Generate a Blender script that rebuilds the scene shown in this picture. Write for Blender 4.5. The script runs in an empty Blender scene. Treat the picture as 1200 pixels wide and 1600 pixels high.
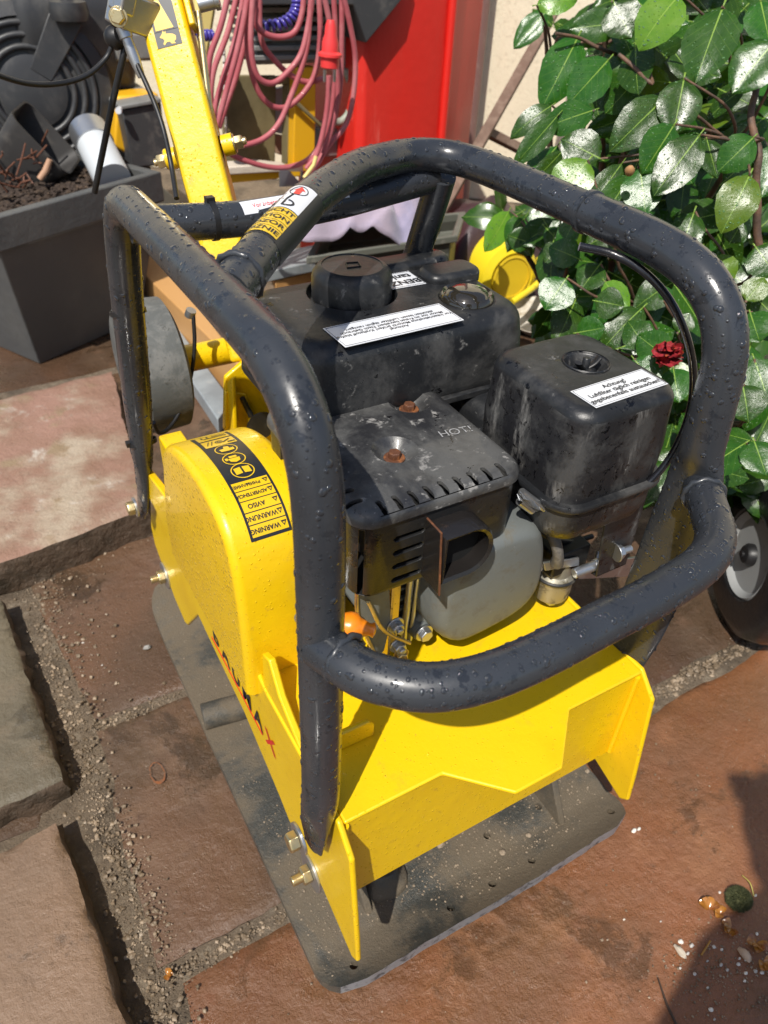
import bpy, bmesh, math, random
from math import sin, cos, pi, radians, sqrt
from mathutils import Vector as V, Matrix, noise, Euler
random.seed(7)
S = bpy.context.scene
C = S.collection
# ------------------------------------------------------------------ camera, world, sun, exposure
CAM = V((-.156, -.298, 1.0)); FPX = 1184.4
_p, _r, _y = radians(38.505), radians(3.153), radians(-31.842)
_f = V((-sin(_y), cos(_y), 0)); _rt = V((cos(_y), sin(_y), 0)); _up = V((0, 0, 1))
FW = _f * cos(_p) - _up * sin(_p); _u2 = _up * cos(_p) + _f * sin(_p)
RT = _rt * cos(_r) + _u2 * sin(_r); UP = _u2 * cos(_r) - _rt * sin(_r)
cd = bpy.data.cameras.new('camera'); cam = bpy.data.objects.new('camera', cd); C.objects.link(cam)
cam.matrix_world = Matrix(((RT.x, UP.x, -FW.x, CAM.x), (RT.y, UP.y, -FW.y, CAM.y), (RT.z, UP.z, -FW.z, CAM.z), (0, 0, 0, 1)))
cd.sensor_fit = 'AUTO'; cd.sensor_width = 36; cd.lens = FPX / 1600 * 36
cd.clip_start = .02; cd.clip_end = 400
cd.dof.use_dof = True; cd.dof.focus_distance = .72; cd.dof.aperture_fstop = 9
S.camera = cam
W = bpy.data.worlds.new('World'); S.world = W; W.use_nodes = True
SUN = V((.56, .46, -1)).normalized()
nt = W.node_tree; sky = nt.nodes.new('ShaderNodeTexSky'); sky.sky_type = 'NISHITA'; sky.sun_disc = False
sky.sun_elevation = math.asin(-SUN.z); sky.sun_rotation = math.atan2(-SUN.x, -SUN.y)
sky.air_density = 1.0; sky.dust_density = 1.5; sky.ozone_density = 1
nt.links.new(sky.outputs[0], nt.nodes['Background'].inputs[0]); nt.nodes['Background'].inputs[1].default_value = .11
sl = bpy.data.lights.new('sun', 'SUN'); sl.energy = 4.6; sl.angle = radians(.5); sl.color = (1, .955, .88)
so = bpy.data.objects.new('sun', sl); C.objects.link(so); so.rotation_euler = SUN.to_track_quat('-Z', 'Y').to_euler()
S.view_settings.view_transform = 'Standard'; S.view_settings.look = 'None'; S.view_settings.exposure = .12; S.view_settings.gamma = 1
S.view_settings.use_curve_mapping = False
S.cycles.max_bounces = 8; S.cycles.caustics_reflective = False; S.cycles.caustics_refractive = False

def ray(px, py): return RT * ((px - 600) / FPX) - UP * ((py - 800) / FPX) + FW
def P(px, py, x=None, y=None, z=None, d=None):      # where the sight line through a photo point meets a plane
    r = ray(px, py)
    t = d if d is not None else (x - CAM.x) / r.x if x is not None else (y - CAM.y) / r.y if y is not None else (z - CAM.z) / r.z
    return CAM + r * t

# ------------------------------------------------------------------ materials
def mat(name, base, rough=.5, metal=0, n2=None, bump=None, drops=None, coat=0, dirt=None, streak=None, spec=.5, rvar=0, vary=0, trans=0, emit=None, ior=1.5, sheen=0):
    """base colour; n2=(scale, colour, lo, hi) mottling; dirt=(scale, colour, lo, hi, rough); bump=[(scale, dist)..]; drops=(scale, size, dist)"""
    m = bpy.data.materials.new(name); m.use_nodes = True; t = m.node_tree; N = t.nodes; L = t.links
    b = N['Principled BSDF']; b.inputs['Roughness'].default_value = rough; b.inputs['Metallic'].default_value = metal
    b.inputs['Specular IOR Level'].default_value = spec; b.inputs['Coat Weight'].default_value = coat; b.inputs['Coat Roughness'].default_value = .06
    b.inputs['Transmission Weight'].default_value = trans; b.inputs['IOR'].default_value = ior; b.inputs['Sheen Weight'].default_value = sheen
    tc = N.new('ShaderNodeTexCoord'); co = tc.outputs['Object']
    c4 = lambda c: (c[0], c[1], c[2], 1)
    col = None
    def noi(scale, det=6, ro=.6, stretch=None, dist=0):
        n = N.new('ShaderNodeTexNoise'); n.inputs['Scale'].default_value = scale; n.inputs['Detail'].default_value = det
        n.inputs['Roughness'].default_value = ro; n.inputs['Distortion'].default_value = dist
        if stretch:
            mp = N.new('ShaderNodeMapping'); mp.inputs['Scale'].default_value = stretch; L.new(co, mp.inputs[0]); L.new(mp.outputs[0], n.inputs['Vector'])
        else: L.new(co, n.inputs['Vector'])
        return n.outputs['Fac']
    def rng(s, lo, hi, a=0, c=1):
        r = N.new('ShaderNodeMapRange'); L.new(s, r.inputs[0]); r.inputs[1].default_value = lo; r.inputs[2].default_value = hi
        r.inputs[3].default_value = a; r.inputs[4].default_value = c; r.interpolation_type = 'SMOOTHSTEP'; return r.outputs[0]
    def mix(f, a, c):
        x = N.new('ShaderNodeMix'); x.data_type = 'RGBA'; L.new(f, x.inputs[0])
        for s, k in ((a, 6), (c, 7)):
            if isinstance(s, (tuple, list)): x.inputs[k].default_value = c4(s)
            else: L.new(s, x.inputs[k])
        return x.outputs[2]
    cur = base; rs = None
    for q in (n2 if isinstance(n2, list) else [n2] if n2 else []):
        cur = mix(rng(noi(q[0], stretch=q[4] if len(q) > 4 else None), q[2], q[3]), cur, q[1])
    if vary:
        oi = N.new('ShaderNodeObjectInfo'); h = N.new('ShaderNodeHueSaturation')
        h.inputs['Value'].default_value = 1; L.new(rng(oi.outputs['Random'], 0, 1, 1 - vary, 1 + vary), h.inputs['Value'])
        L.new(rng(oi.outputs['Random'], 0, 1, .5 - vary * .05, .5 + vary * .05), h.inputs['Hue'])
        if isinstance(cur, tuple): h.inputs['Color'].default_value = c4(cur)
        else: L.new(cur, h.inputs['Color'])
        cur = h.outputs[0]
    if rvar: rs = rng(noi(14, 4), .35, .65, max(0.02, rough - rvar), min(1, rough + rvar))
    for q in (dirt if isinstance(dirt, list) else [dirt] if dirt else []):
        f = rng(noi(q[0], 8, .7, stretch=q[5] if len(q) > 5 else None, dist=.3), q[2], q[3])
        cur = mix(f, cur, q[1])
        mr = N.new('ShaderNodeMix'); L.new(f, mr.inputs[0])
        if rs is None: mr.inputs[2].default_value = rough
        else: L.new(rs, mr.inputs[2])
        mr.inputs[3].default_value = q[4]; rs = mr.outputs[0]
    if isinstance(cur, (tuple, list)): b.inputs['Base Color'].default_value = c4(cur)
    else: L.new(cur, b.inputs['Base Color'])
    nrm = None
    for sc_, ds in (bump or []):
        bp = N.new('ShaderNodeBump'); bp.inputs['Strength'].default_value = 1; bp.inputs['Distance'].default_value = ds
        L.new(noi(sc_, 9, .66), bp.inputs['Height'])
        if nrm: L.new(nrm, bp.inputs['Normal'])
        nrm = bp.outputs[0]
    for (sc_, size, ds) in (drops if isinstance(drops, list) else [drops] if drops else []):
        vo = N.new('ShaderNodeTexVoronoi'); vo.inputs['Scale'].default_value = sc_; L.new(co, vo.inputs['Vector'])
        sep = N.new('ShaderNodeSeparateColor'); L.new(vo.outputs['Color'], sep.inputs[0])
        rad = N.new('ShaderNodeMath'); rad.operation = 'MULTIPLY'; L.new(sep.outputs[0], rad.inputs[0]); rad.inputs[1].default_value = size
        sub = N.new('ShaderNodeMath'); sub.operation = 'DIVIDE'; L.new(vo.outputs['Distance'], sub.inputs[0]); L.new(rad.outputs[0], sub.inputs[1])
        h = rng(sub.outputs[0], 0.1, 1, 1, 0)
        bp = N.new('ShaderNodeBump'); bp.inputs['Distance'].default_value = ds; L.new(h, bp.inputs['Height'])
        if nrm: L.new(nrm, bp.inputs['Normal'])
        nrm = bp.outputs[0]
        mr = N.new('ShaderNodeMix'); L.new(rng(sub.outputs[0], .85, 1, 1, 0), mr.inputs[0])
        if rs is None: mr.inputs[2].default_value = rough
        else: L.new(rs, mr.inputs[2])
        mr.inputs[3].default_value = .04; rs = mr.outputs[0]
    if rs is not None: L.new(rs, b.inputs['Roughness'])
    if nrm: L.new(nrm, b.inputs['Normal'])
    return m
M = {}
M['yellow'] = mat('yellow_paint', (.84, .545, .004), .34, n2=(9, (.76, .47, .003), .45, .75), bump=[(45, .0006), (9, .0018)], drops=[(210, .34, .0006)], coat=.2, dirt=[(22, (.34, .20, .02), .69, .76, .6), (60, (.62, .38, .02), .60, .70, .5)])
M['yellow_deck'] = mat('yellow_deck_paint', (.84, .54, .004), .38, n2=(7, (.74, .45, .003), .5, .8), bump=[(40, .0005)], drops=[(240, .25, .0005)], coat=.1, dirt=[(10, (.60, .36, .02), .54, .74, .6), (90, (.30, .19, .04), .66, .72, .7), (30, (.16, .09, .03), .72, .75, .7)])
M['tube'] = mat('dark_grey_paint', (.036, .040, .047), .31, bump=[(35, .0004)], drops=[(170, .30, .0006)], coat=.12, n2=[(9, (.027, .030, .036), .42, .62)], dirt=[(26, (.11, .11, .105), .66, .82, .55), (48, (.022, .025, .031), .57, .60, .14)], rvar=.1)
M['drop'] = mat('water_on_paint', (.026, .029, .035), .04, coat=.6)
M['drop_y'] = mat('water_on_yellow', (.70, .42, .003), .03, coat=1)
M['plastic'] = mat('black_plastic', (.015, .016, .018), .38, bump=[(220, .0002), (25, .0008)], dirt=[(9, (.075, .074, .072), .46, .68, .6), (50, (.20, .195, .185), .60, .72, .75), (40, (.004, .004, .005), .62, .66, .12)])
M['plastic_side'] = mat('dusty_black_plastic', (.016, .016, .018), .38, bump=[(160, .0004)], dirt=[(40, (.19, .185, .175), .54, .70, .75, (1, 1, .22)), (150, (.30, .29, .27), .66, .72, .8), (90, (.003, .003, .004), .55, .6, .1), (22, (.05, .05, .05), .45, .65, .6)])
M['shell'] = mat('black_sheet_metal', (.020, .020, .022), .32, metal=.0, coat=.25, bump=[(26, .001)], dirt=[(9, (.095, .094, .090), .38, .62, .5), (55, (.27, .26, .245), .57, .68, .7), (130, (.30, .29, .27), .64, .70, .7), (30, (.006, .006, .007), .64, .67, .06), (12, (.09, .045, .02), .68, .8, .7)])
M['rust'] = mat('rust', (.11, .042, .020), .6, n2=(90, (.30, .11, .035), .48, .7), bump=[(160, .001)], dirt=[(50, (.03, .015, .01), .58, .7, .3)])
M['alu'] = mat('cast_aluminium', (.17, .185, .18), .50, metal=.25, bump=[(120, .0004)], dirt=[(35, (.16, .145, .11), .5, .7, .8), (90, (.5, .5, .46), .66, .74, .8)])
M['zinc'] = mat('yellow_zinc', (.62, .50, .27), .32, metal=.9, dirt=[(120, (.25, .16, .06), .55, .7, .6)], bump=[(200, .0002)])
M['steel'] = mat('galvanised_steel', (.52, .53, .54), .35, metal=.9, dirt=[(60, (.30, .27, .22), .55, .75, .7)], bump=[(150, .0002)])
M['black'] = mat('black_rubber', (.012, .012, .013), .45, bump=[(120, .0003)], dirt=[(40, (.06, .058, .05), .58, .75, .7)])
M['dark'] = mat('dark_engine_metal', (.014, .014, .015), .5, dirt=[(30, (.06, .055, .045), .5, .7, .8)])
M['sticker'] = mat('white_sticker', (.74, .76, .80), .28, coat=.4, bump=[(50, .0003)])
M['sticker_k'] = mat('dark_print', (.016, .018, .024), .42, coat=0, dirt=[(90, (.10, .10, .09), .68, .74, .6)])
M['sticker_y'] = mat('yellow_print', (.78, .50, .01), .3, coat=.4)
M['red_print'] = mat('red_print', (.72, .02, .015), .35, coat=.3)
M['white_print'] = mat('pale_print', (.34, .34, .34), .6)
M['orange'] = mat('orange_plastic', (.85, .24, .01), .3, coat=.4)
M['plate'] = mat('worn_steel_plate', (.064, .066, .060), .40, metal=.25, n2=(7, (.10, .095, .08), .4, .7), bump=[(50, .0014), (300, .0014)], dirt=[(7, (.150, .120, .082), .36, .54, .85), (200, (.24, .195, .14), .58, .70, .9)], rvar=.12)
M['plate_edge'] = mat('scraped_steel_edge', (.34, .37, .40), .4, metal=.5, bump=[(60, .003)], dirt=[(90, (.10, .11, .12), .5, .6, .5)])
def stone_mat(name, a, b, c, wet=.35, speck=True):
    return mat(name, a, wet + .12, n2=[(1.7, tuple(v * .62 for v in a), .46, .60), (3.2, b, .38, .66), (9, c, .52, .74), (28, tuple(v * .72 for v in a), .55, .75)], bump=[(5, .012), (24, .005), (70, .0016), (420, .0006)],
               dirt=[(75, (.30, .24, .18), .66, .73, .8), (5, tuple(v * .66 for v in b), .55, .62, wet * .5)] if speck else None, rvar=.2, coat=.22)
M['st_red'] = stone_mat('wet_red_sandstone', (.225, .088, .036), (.17, .080, .036), (.28, .125, .056), .18)
M['st_brown'] = stone_mat('brown_sandstone', (.135, .074, .042), (.100, .062, .036), (.160, .095, .056), .24)
M['st_dark'] = stone_mat('wet_brown_sandstone', (.105, .058, .034), (.085, .052, .030), (.14, .078, .046), .20)
M['st_pink'] = stone_mat('pink_sandstone', (.235, .150, .094), (.195, .128, .082), (.285, .19, .128), .36)
M['st_grey'] = stone_mat('grey_sandstone', (.155, .128, .082), (.125, .104, .068), (.19, .145, .095), .36)
M['st_patch'] = mat('pink_sandstone_with_lime', (.33, .19, .14), .5, n2=[(5, (.26, .15, .10), .4, .65), (5.5, (.42, .34, .25), .50, .70), (12, (.28, .20, .12), .56, .7)], bump=[(6, .010), (30, .005), (140, .002)], dirt=[(14, (.50, .44, .37), .56, .72, .8)], rvar=.15)
M['st_edge'] = mat('broken_stone_edge', (.105, .070, .045), .5, n2=(20, (.055, .04, .025), .4, .7), bump=[(18, .012), (70, .006)])
M['soil'] = mat('wet_grit_soil', (.20, .150, .100), .75, n2=[(60, (.30, .24, .17), .5, .7), (10, (.12, .09, .06), .45, .65)], bump=[(90, .010), (400, .004)])
M['grit'] = mat('grit', (.31, .235, .16), .6, n2=[(35, (.17, .125, .08), .42, .5), (60, (.40, .33, .25), .62, .68)])
M['sand'] = mat('sand', (.30, .235, .165), .8, n2=(300, (.16, .12, .08), .4, .7))
M['pebble'] = mat('pale_pebble', (.62, .58, .52), .4, vary=.25)
# leaf material: midrib and side veins from the leaf's own uv
def leaf_mat(name, a, b):
    m = mat(name, a, .24, n2=(3, b, .35, .7), vary=.30, bump=[(3.0, .0011)], drops=[(24, .33, .0009)], spec=.36)
    t = m.node_tree; N = t.nodes; L = t.links; bs = N['Principled BSDF']
    uv = N.new('ShaderNodeUVMap'); sp = N.new('ShaderNodeSeparateXYZ'); L.new(uv.outputs[0], sp.inputs[0])
    def ma(op, x, y=None):
        n = N.new('ShaderNodeMath'); n.operation = op
        for i, s in enumerate((x, y)):
            if s is None: continue
            if isinstance(s, (int, float)): n.inputs[i].default_value = s
            else: L.new(s, n.inputs[i])
        return n.outputs[0]
    ax = ma('ABSOLUTE', ma('SUBTRACT', sp.outputs[0], .5))
    rib = ma('LESS_THAN', ax, ma('MULTIPLY', ma('SUBTRACT', 1.15, sp.outputs[1]), .015))
    side = ma('MULTIPLY', ma('LESS_THAN', ma('FRACT', ma('SUBTRACT', ma('MULTIPLY', sp.outputs[1], 7), ma('MULTIPLY', ax, 5))), .07), .16)
    f = ma('MAXIMUM', rib, side)
    old = bs.inputs['Base Color'].links[0].from_socket
    mx = N.new('ShaderNodeMix'); mx.data_type = 'RGBA'; L.new(f, mx.inputs[0]); L.new(old, mx.inputs[6]); mx.inputs[7].default_value = (.20, .32, .05, 1)
    L.new(mx.outputs[2], bs.inputs['Base Color'])
    # thin leaf: some light passes through
    tr = N.new('ShaderNodeBsdfTranslucent'); tr.inputs[0].default_value = (.16, .30, .02, 1)
    ms = N.new('ShaderNodeMixShader'); ms.inputs[0].default_value = .10
    out = N['Material Output']; L.new(bs.outputs[0], ms.inputs[1]); L.new(tr.outputs[0], ms.inputs[2]); L.new(ms.outputs[0], out.inputs[0])
    return m
M['leaf'] = leaf_mat('camellia_leaf', (.018, .066, .007), (.034, .100, .010))
M['leaf_y'] = leaf_mat('young_camellia_leaf', (.085, .18, .014), (.12, .21, .02))
M['bark'] = mat('bark', (.16, .085, .05), .6, n2=(40, (.08, .05, .035), .4, .6), bump=[(80, .002)])

# ------------------------------------------------------------------ mesh helpers
ORI = {}
def finish(me, smooth):
    if smooth is None: return
    if smooth: me.shade_smooth(); me.set_sharp_from_angle(angle=radians(smooth if smooth > 1 else 38))
def link(name, me, m, parent=None, smooth=38, bev=0, seg=2, origin=None, kind=None):
    o = bpy.data.objects.new(name, me); C.objects.link(o)
    if m is not None and not me.materials:
        for q in (m if isinstance(m, list) else [m]): me.materials.append(M[q] if isinstance(q, str) else q)
    if origin is None:
        n = len(me.vertices)
        if n:
            lo = [min(v.co[k] for v in me.vertices) for k in range(3)]; hi = [max(v.co[k] for v in me.vertices) for k in range(3)]
            origin = V(((lo[0] + hi[0]) / 2, (lo[1] + hi[1]) / 2, lo[2]))
        else: origin = V((0, 0, 0))
    me.transform(Matrix.Translation(-origin)); ORI[o.name] = origin.copy()
    if parent: o.parent = parent; o.location = origin - ORI[parent.name]
    else: o.location = origin
    if bev:
        b = o.modifiers.new('bevel', 'BEVEL'); b.width = bev; b.segments = seg; b.limit_method = 'ANGLE'; b.angle_limit = radians(35); b.harden_normals = False
    finish(me, smooth)
    if kind: o['kind'] = kind
    return o
def tag(o, label, cat, group=None, kind=None):
    o['label'] = label; o['category'] = cat
    if group: o['group'] = group
    if kind: o['kind'] = kind
    return o
def empty(name, loc, label, cat, group=None):
    o = bpy.data.objects.new(name, None); C.objects.link(o); o.location = loc; ORI[o.name] = V(loc); o.empty_display_size = .05
    return tag(o, label, cat, group)
class MB:
    def __init__(s): s.v = []; s.f = []; s.mi = []; s.uv = None
    def add(s, vs, fs, mi=0):
        k = len(s.v); s.v += [V(q) for q in vs]; s.f += [tuple(i + k for i in f) for f in fs]; s.mi += [mi] * len(fs); return s
    def box(s, a, b, mi=0, R=None, c=None):
        a, b = V(a), V(b); vs = [V((x, y, z)) for x in (a.x, b.x) for y in (a.y, b.y) for z in (a.z, b.z)]
        if R is not None:
            c = (a + b) / 2 if c is None else V(c); vs = [c + R @ (q - c) for q in vs]
        return s.add(vs, [(0, 1, 3, 2), (4, 6, 7, 5), (0, 4, 5, 1), (2, 3, 7, 6), (0, 2, 6, 4), (1, 5, 7, 3)], mi)
    def rings(s, rs, closed=True, cap=True, mi=0, loop=False):
        n = len(rs[0]); vs = [p for r in rs for p in r]; fs = []
        for i in range(len(rs) - (0 if loop else 1)):
            i2 = (i + 1) % len(rs)
            for j in range(n if closed else n - 1):
                j2 = (j + 1) % n; fs.append((i * n + j, i * n + j2, i2 * n + j2, i2 * n + j))
        if cap and closed and not loop: fs += [tuple(range(n - 1, -1, -1)), tuple((len(rs) - 1) * n + j for j in range(n))]
        return s.add(vs, fs, mi)
    def tube(s, pts, r, seg=16, mi=0, cap=True, ref=None, loop=False):
        """r: number, or list of numbers / (ra, rb) pairs: half widths along ref and across it"""
        pts = [V(p) for p in pts]; n = len(pts); rs = []
        nv = None
        for i, p in enumerate(pts):
            if loop: t = (pts[(i + 1) % n] - pts[i - 1]).normalized()
            else: t = (pts[min(i + 1, n - 1)] - pts[max(i - 1, 0)]).normalized()
            if ref is not None: nv = (V(ref) - t * V(ref).dot(t)).normalized()
            elif nv is None:
                a = V((0, 0, 1)) if abs(t.z) < .9 else V((1, 0, 0)); nv = (a - t * a.dot(t)).normalized()
            else: nv = (nv - t * nv.dot(t)).normalized()
            b = t.cross(nv); rr = r[i] if isinstance(r, list) else r
            ra, rb = rr if isinstance(rr, tuple) else (rr, rr)
            rs.append([p + nv * (cos(2 * pi * k / seg) * ra) + b * (sin(2 * pi * k / seg) * rb) for k in range(seg)])
        return s.rings(rs, True, cap, mi, loop)
    def lathe(s, prof, c, axis=(0, 0, 1), seg=24, mi=0, cap=True, wob=0):
        a = V(axis).normalized(); u = a.orthogonal().normalized(); w = a.cross(u); c = V(c)
        rs = [[c + a * h + (u * cos(2 * pi * k / seg) + w * sin(2 * pi * k / seg)) * max(r, 1e-5) * (1 + wob * sin(k * 5.3)) for k in range(seg)] for r, h in prof]
        return s.rings(rs, True, cap, mi)
    def prism(s, poly, d, mi=0):
        d = V(d); poly = [V(p) for p in poly]; n = len(poly)
        return s.add(poly + [p + d for p in poly], [tuple(range(n - 1, -1, -1)), tuple(range(n, 2 * n))] + [(i, (i + 1) % n, (i + 1) % n + n, i + n) for i in range(n)], mi)
    def mesh(s, name='mesh', fix=True):
        me = bpy.data.meshes.new(name); me.from_pydata(s.v, [], s.f); me.update()
        if fix:
            bm = bmesh.new(); bm.from_mesh(me); bm.normal_update(); bmesh.ops.recalc_face_normals(bm, faces=bm.faces); bm.to_mesh(me); bm.free()
        if any(s.mi): me.polygons.foreach_set('material_index', s.mi)
        return me
    def build(s, name, m, parent=None, smooth=38, bev=0, seg=2, origin=None, kind=None, fix=True):
        return link(name, s.mesh(name, fix), m, parent, smooth, bev, seg, origin, kind)
def cat(pts, n=6):
    pts = [V(p) for p in pts]; q = [pts[0] * 2 - pts[1]] + pts + [pts[-1] * 2 - pts[-2]]; out = []
    for i in range(1, len(q) - 2):
        a, b, c, d = q[i - 1:i + 3]
        for k in range(n):
            t = k / n; out.append(((b * 2) + (c - a) * t + (a * 2 - b * 5 + c * 4 - d) * t * t + (b * 3 - a - c * 3 + d) * t ** 3) / 2)
    out.append(pts[-1]); return out
def catr(rs, n=6):
    out = []
    for a, b in zip(rs, rs[1:]):
        a = a if isinstance(a, tuple) else (a, a); b = b if isinstance(b, tuple) else (b, b)
        for k in range(n):
            t = k / n; t = t * t * (3 - 2 * t); out.append((a[0] + (b[0] - a[0]) * t, a[1] + (b[1] - a[1]) * t))
    out.append(rs[-1] if isinstance(rs[-1], tuple) else (rs[-1], rs[-1])); return out
def rrect(cx, cy, hx, hy, R, z, n=6):
    R = min(R, hx - 1e-4, hy - 1e-4); out = []
    for (sx, sy, a0) in ((1, 1, 0), (-1, 1, pi / 2), (-1, -1, pi), (1, -1, 3 * pi / 2)):
        for k in range(n + 1):
            a = a0 + pi / 2 * k / n; out.append(V((cx + sx * (hx - R) + R * cos(a), cy + sy * (hy - R) + R * sin(a), z)))
    return out
def lbox(mb, x0, x1, y0, y1, R, layers, mi=0, n=6):
    """rounded box lofted through (z, inset) layers"""
    cx, cy, hx, hy = (x0 + x1) / 2, (y0 + y1) / 2, (x1 - x0) / 2, (y1 - y0) / 2
    mb.rings([rrect(cx, cy, hx - i, hy - i, max(R - i * .6, .002), z, n) for z, i in layers], mi=mi); return mb
def roundtop(z0, z1, r, taper=0, k=5):
    L = [(z0, 0)] + [(z0 + (z1 - r - z0) * t, taper * t) for t in (.5, 1)]
    for j in range(1, k + 1):
        a = pi / 2 * j / k; L.append((z1 - r + r * sin(a), taper + r * (1 - cos(a))))
    return L
def carve(me, cutters, smooth=38):
    """cut closed shapes out of a closed mesh"""
    a = bpy.data.objects.new('tmp', me); C.objects.link(a); b = bpy.data.objects.new('tmpc', cutters.mesh()); C.objects.link(b)
    md = a.modifiers.new('b', 'BOOLEAN'); md.operation = 'DIFFERENCE'; md.object = b; md.solver = 'EXACT'; md.use_self = True
    dg = bpy.context.evaluated_depsgraph_get(); r = bpy.data.meshes.new_from_object(a.evaluated_get(dg))
    bpy.data.objects.remove(a); bpy.data.objects.remove(b); return r
def text_mesh(body, size, align='CENTER', space=1.0, bold=0):
    cu = bpy.data.curves.new('t', 'FONT'); cu.body = body; cu.size = size; cu.align_x = align; cu.align_y = 'CENTER'; cu.space_line = space; cu.offset = bold
    o = bpy.data.objects.new('t', cu); C.objects.link(o); dg = bpy.context.evaluated_depsgraph_get()
    me = bpy.data.meshes.new_from_object(o.evaluated_get(dg)); bpy.data.objects.remove(o); return me
def lettering(body, size, o, ux, uy, m, parent, name='lettering', off=.0004, bold=0, space=1.0, fn=None, align='CENTER'):
    me = text_mesh(body, size, align, space, bold); ux, uy, o = V(ux).normalized(), V(uy).normalized(), V(o); n = ux.cross(uy)
    for v in me.vertices: v.co = fn(v.co.x, v.co.y) if fn else o + ux * v.co.x + uy * v.co.y + n * off
    me.materials.clear(); return link(name, me, m, parent, smooth=None)
def hexbolt(mb, c, axis, r=.008, h=.006, wr=None, wt=.002, stub=0, mi=0, dome=False):
    a = V(axis).normalized()
    if wr: mb.lathe([(wr, 0), (wr, wt), (wr * .45, wt)], c, a, 24, mi)
    c = V(c) + a * (wt if wr else 0)
    mb.lathe([(r, 0), (r, h * .85), (r * .88, h)], c, a, 6, mi)
    if stub: mb.lathe([(r * .52, 0), (r * .52, h + stub), (r * .4, h + stub + .001)], c, a, 14, mi)
    return mb
def blob(mb, c, r, seg=6, sq=(1, 1, 1), jit=.25, mi=0, seed=None):
    rnd = random.Random(seed) if seed is not None else random
    c = V(c); rows = [(-.8, .6), (0, 1), (.8, .6)]; vs = [c + V((0, 0, -r * sq[2]))]
    for h, w in rows:
        for k in range(seg):
            a = 2 * pi * k / seg + h; j = 1 + rnd.uniform(-jit, jit); vs.append(c + V((cos(a) * w * r * sq[0] * j, sin(a) * w * r * sq[1] * j, h * r * sq[2] * j)))
    vs.append(c + V((0, 0, r * sq[2]))); fs = []
    for k in range(seg):
        k2 = (k + 1) % seg; fs.append((0, 1 + k2, 1 + k)); fs.append((1 + 2 * seg + k, 1 + 2 * seg + k2, 1 + 3 * seg))
        for i in range(2): fs.append((1 + i * seg + k, 1 + i * seg + k2, 1 + (i + 1) * seg + k2, 1 + (i + 1) * seg + k))
    return mb.add(vs, fs, mi)
def droplets(me_obj, count, rmin, rmax, m, parent, minz=-.2, name='water_droplets', seed=3, flt=None, flat=.45):
    """domes of water sitting on a mesh's surface"""
    rnd = random.Random(seed); me = me_obj.data; wo = ORI[me_obj.name]
    tris = []
    for p in me.polygons:
        n = p.normal
        if n.z < minz: continue
        vs = [me.vertices[i].co + wo for i in p.vertices]
        for i in range(1, len(vs) - 1):
            A = (vs[i] - vs[0]).cross(vs[i + 1] - vs[0]).length / 2
            if A > 1e-10: tris.append((A, vs[0], vs[i], vs[i + 1], n.copy()))
    tot = sum(t[0] for t in tris); cum = []; a = 0
    for t in tris: a += t[0]; cum.append(a)
    import bisect
    mb = MB()
    for _ in range(count):
        t = tris[min(bisect.bisect(cum, rnd.uniform(0, tot)), len(tris) - 1)]; u, v = rnd.random(), rnd.random()
        if u + v > 1: u, v = 1 - u, 1 - v
        p = t[1] + (t[2] - t[1]) * u + (t[3] - t[1]) * v
        if flt and not flt(p): continue
        r = rmin + (rmax - rmin) * rnd.random() ** 3; n = t[4]; a = n.orthogonal().normalized(); b = n.cross(a); ph = rnd.uniform(0, 6)
        el = rnd.uniform(.8, 1.35); sg = 7; vs = []
        for h, w in ((-.1, 1), (.5, .85), (.85, .5)):
            for k in range(sg):
                an = ph + 2 * pi * k / sg; vs.append(p + (a * cos(an) * el + b * sin(an)) * (w * r) + n * (h * r * flat))
        vs.append(p + n * r * flat); fs = []
        for k in range(sg):
            k2 = (k + 1) % sg; fs += [(k, k2, sg + k2, sg + k), (sg + k, sg + k2, 2 * sg + k2, 2 * sg + k), (2 * sg + k, 2 * sg + k2, 3 * sg)]
        mb.add(vs, fs)
    return mb.build(name, m, parent, smooth=80, kind='stuff', fix=False)

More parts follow.
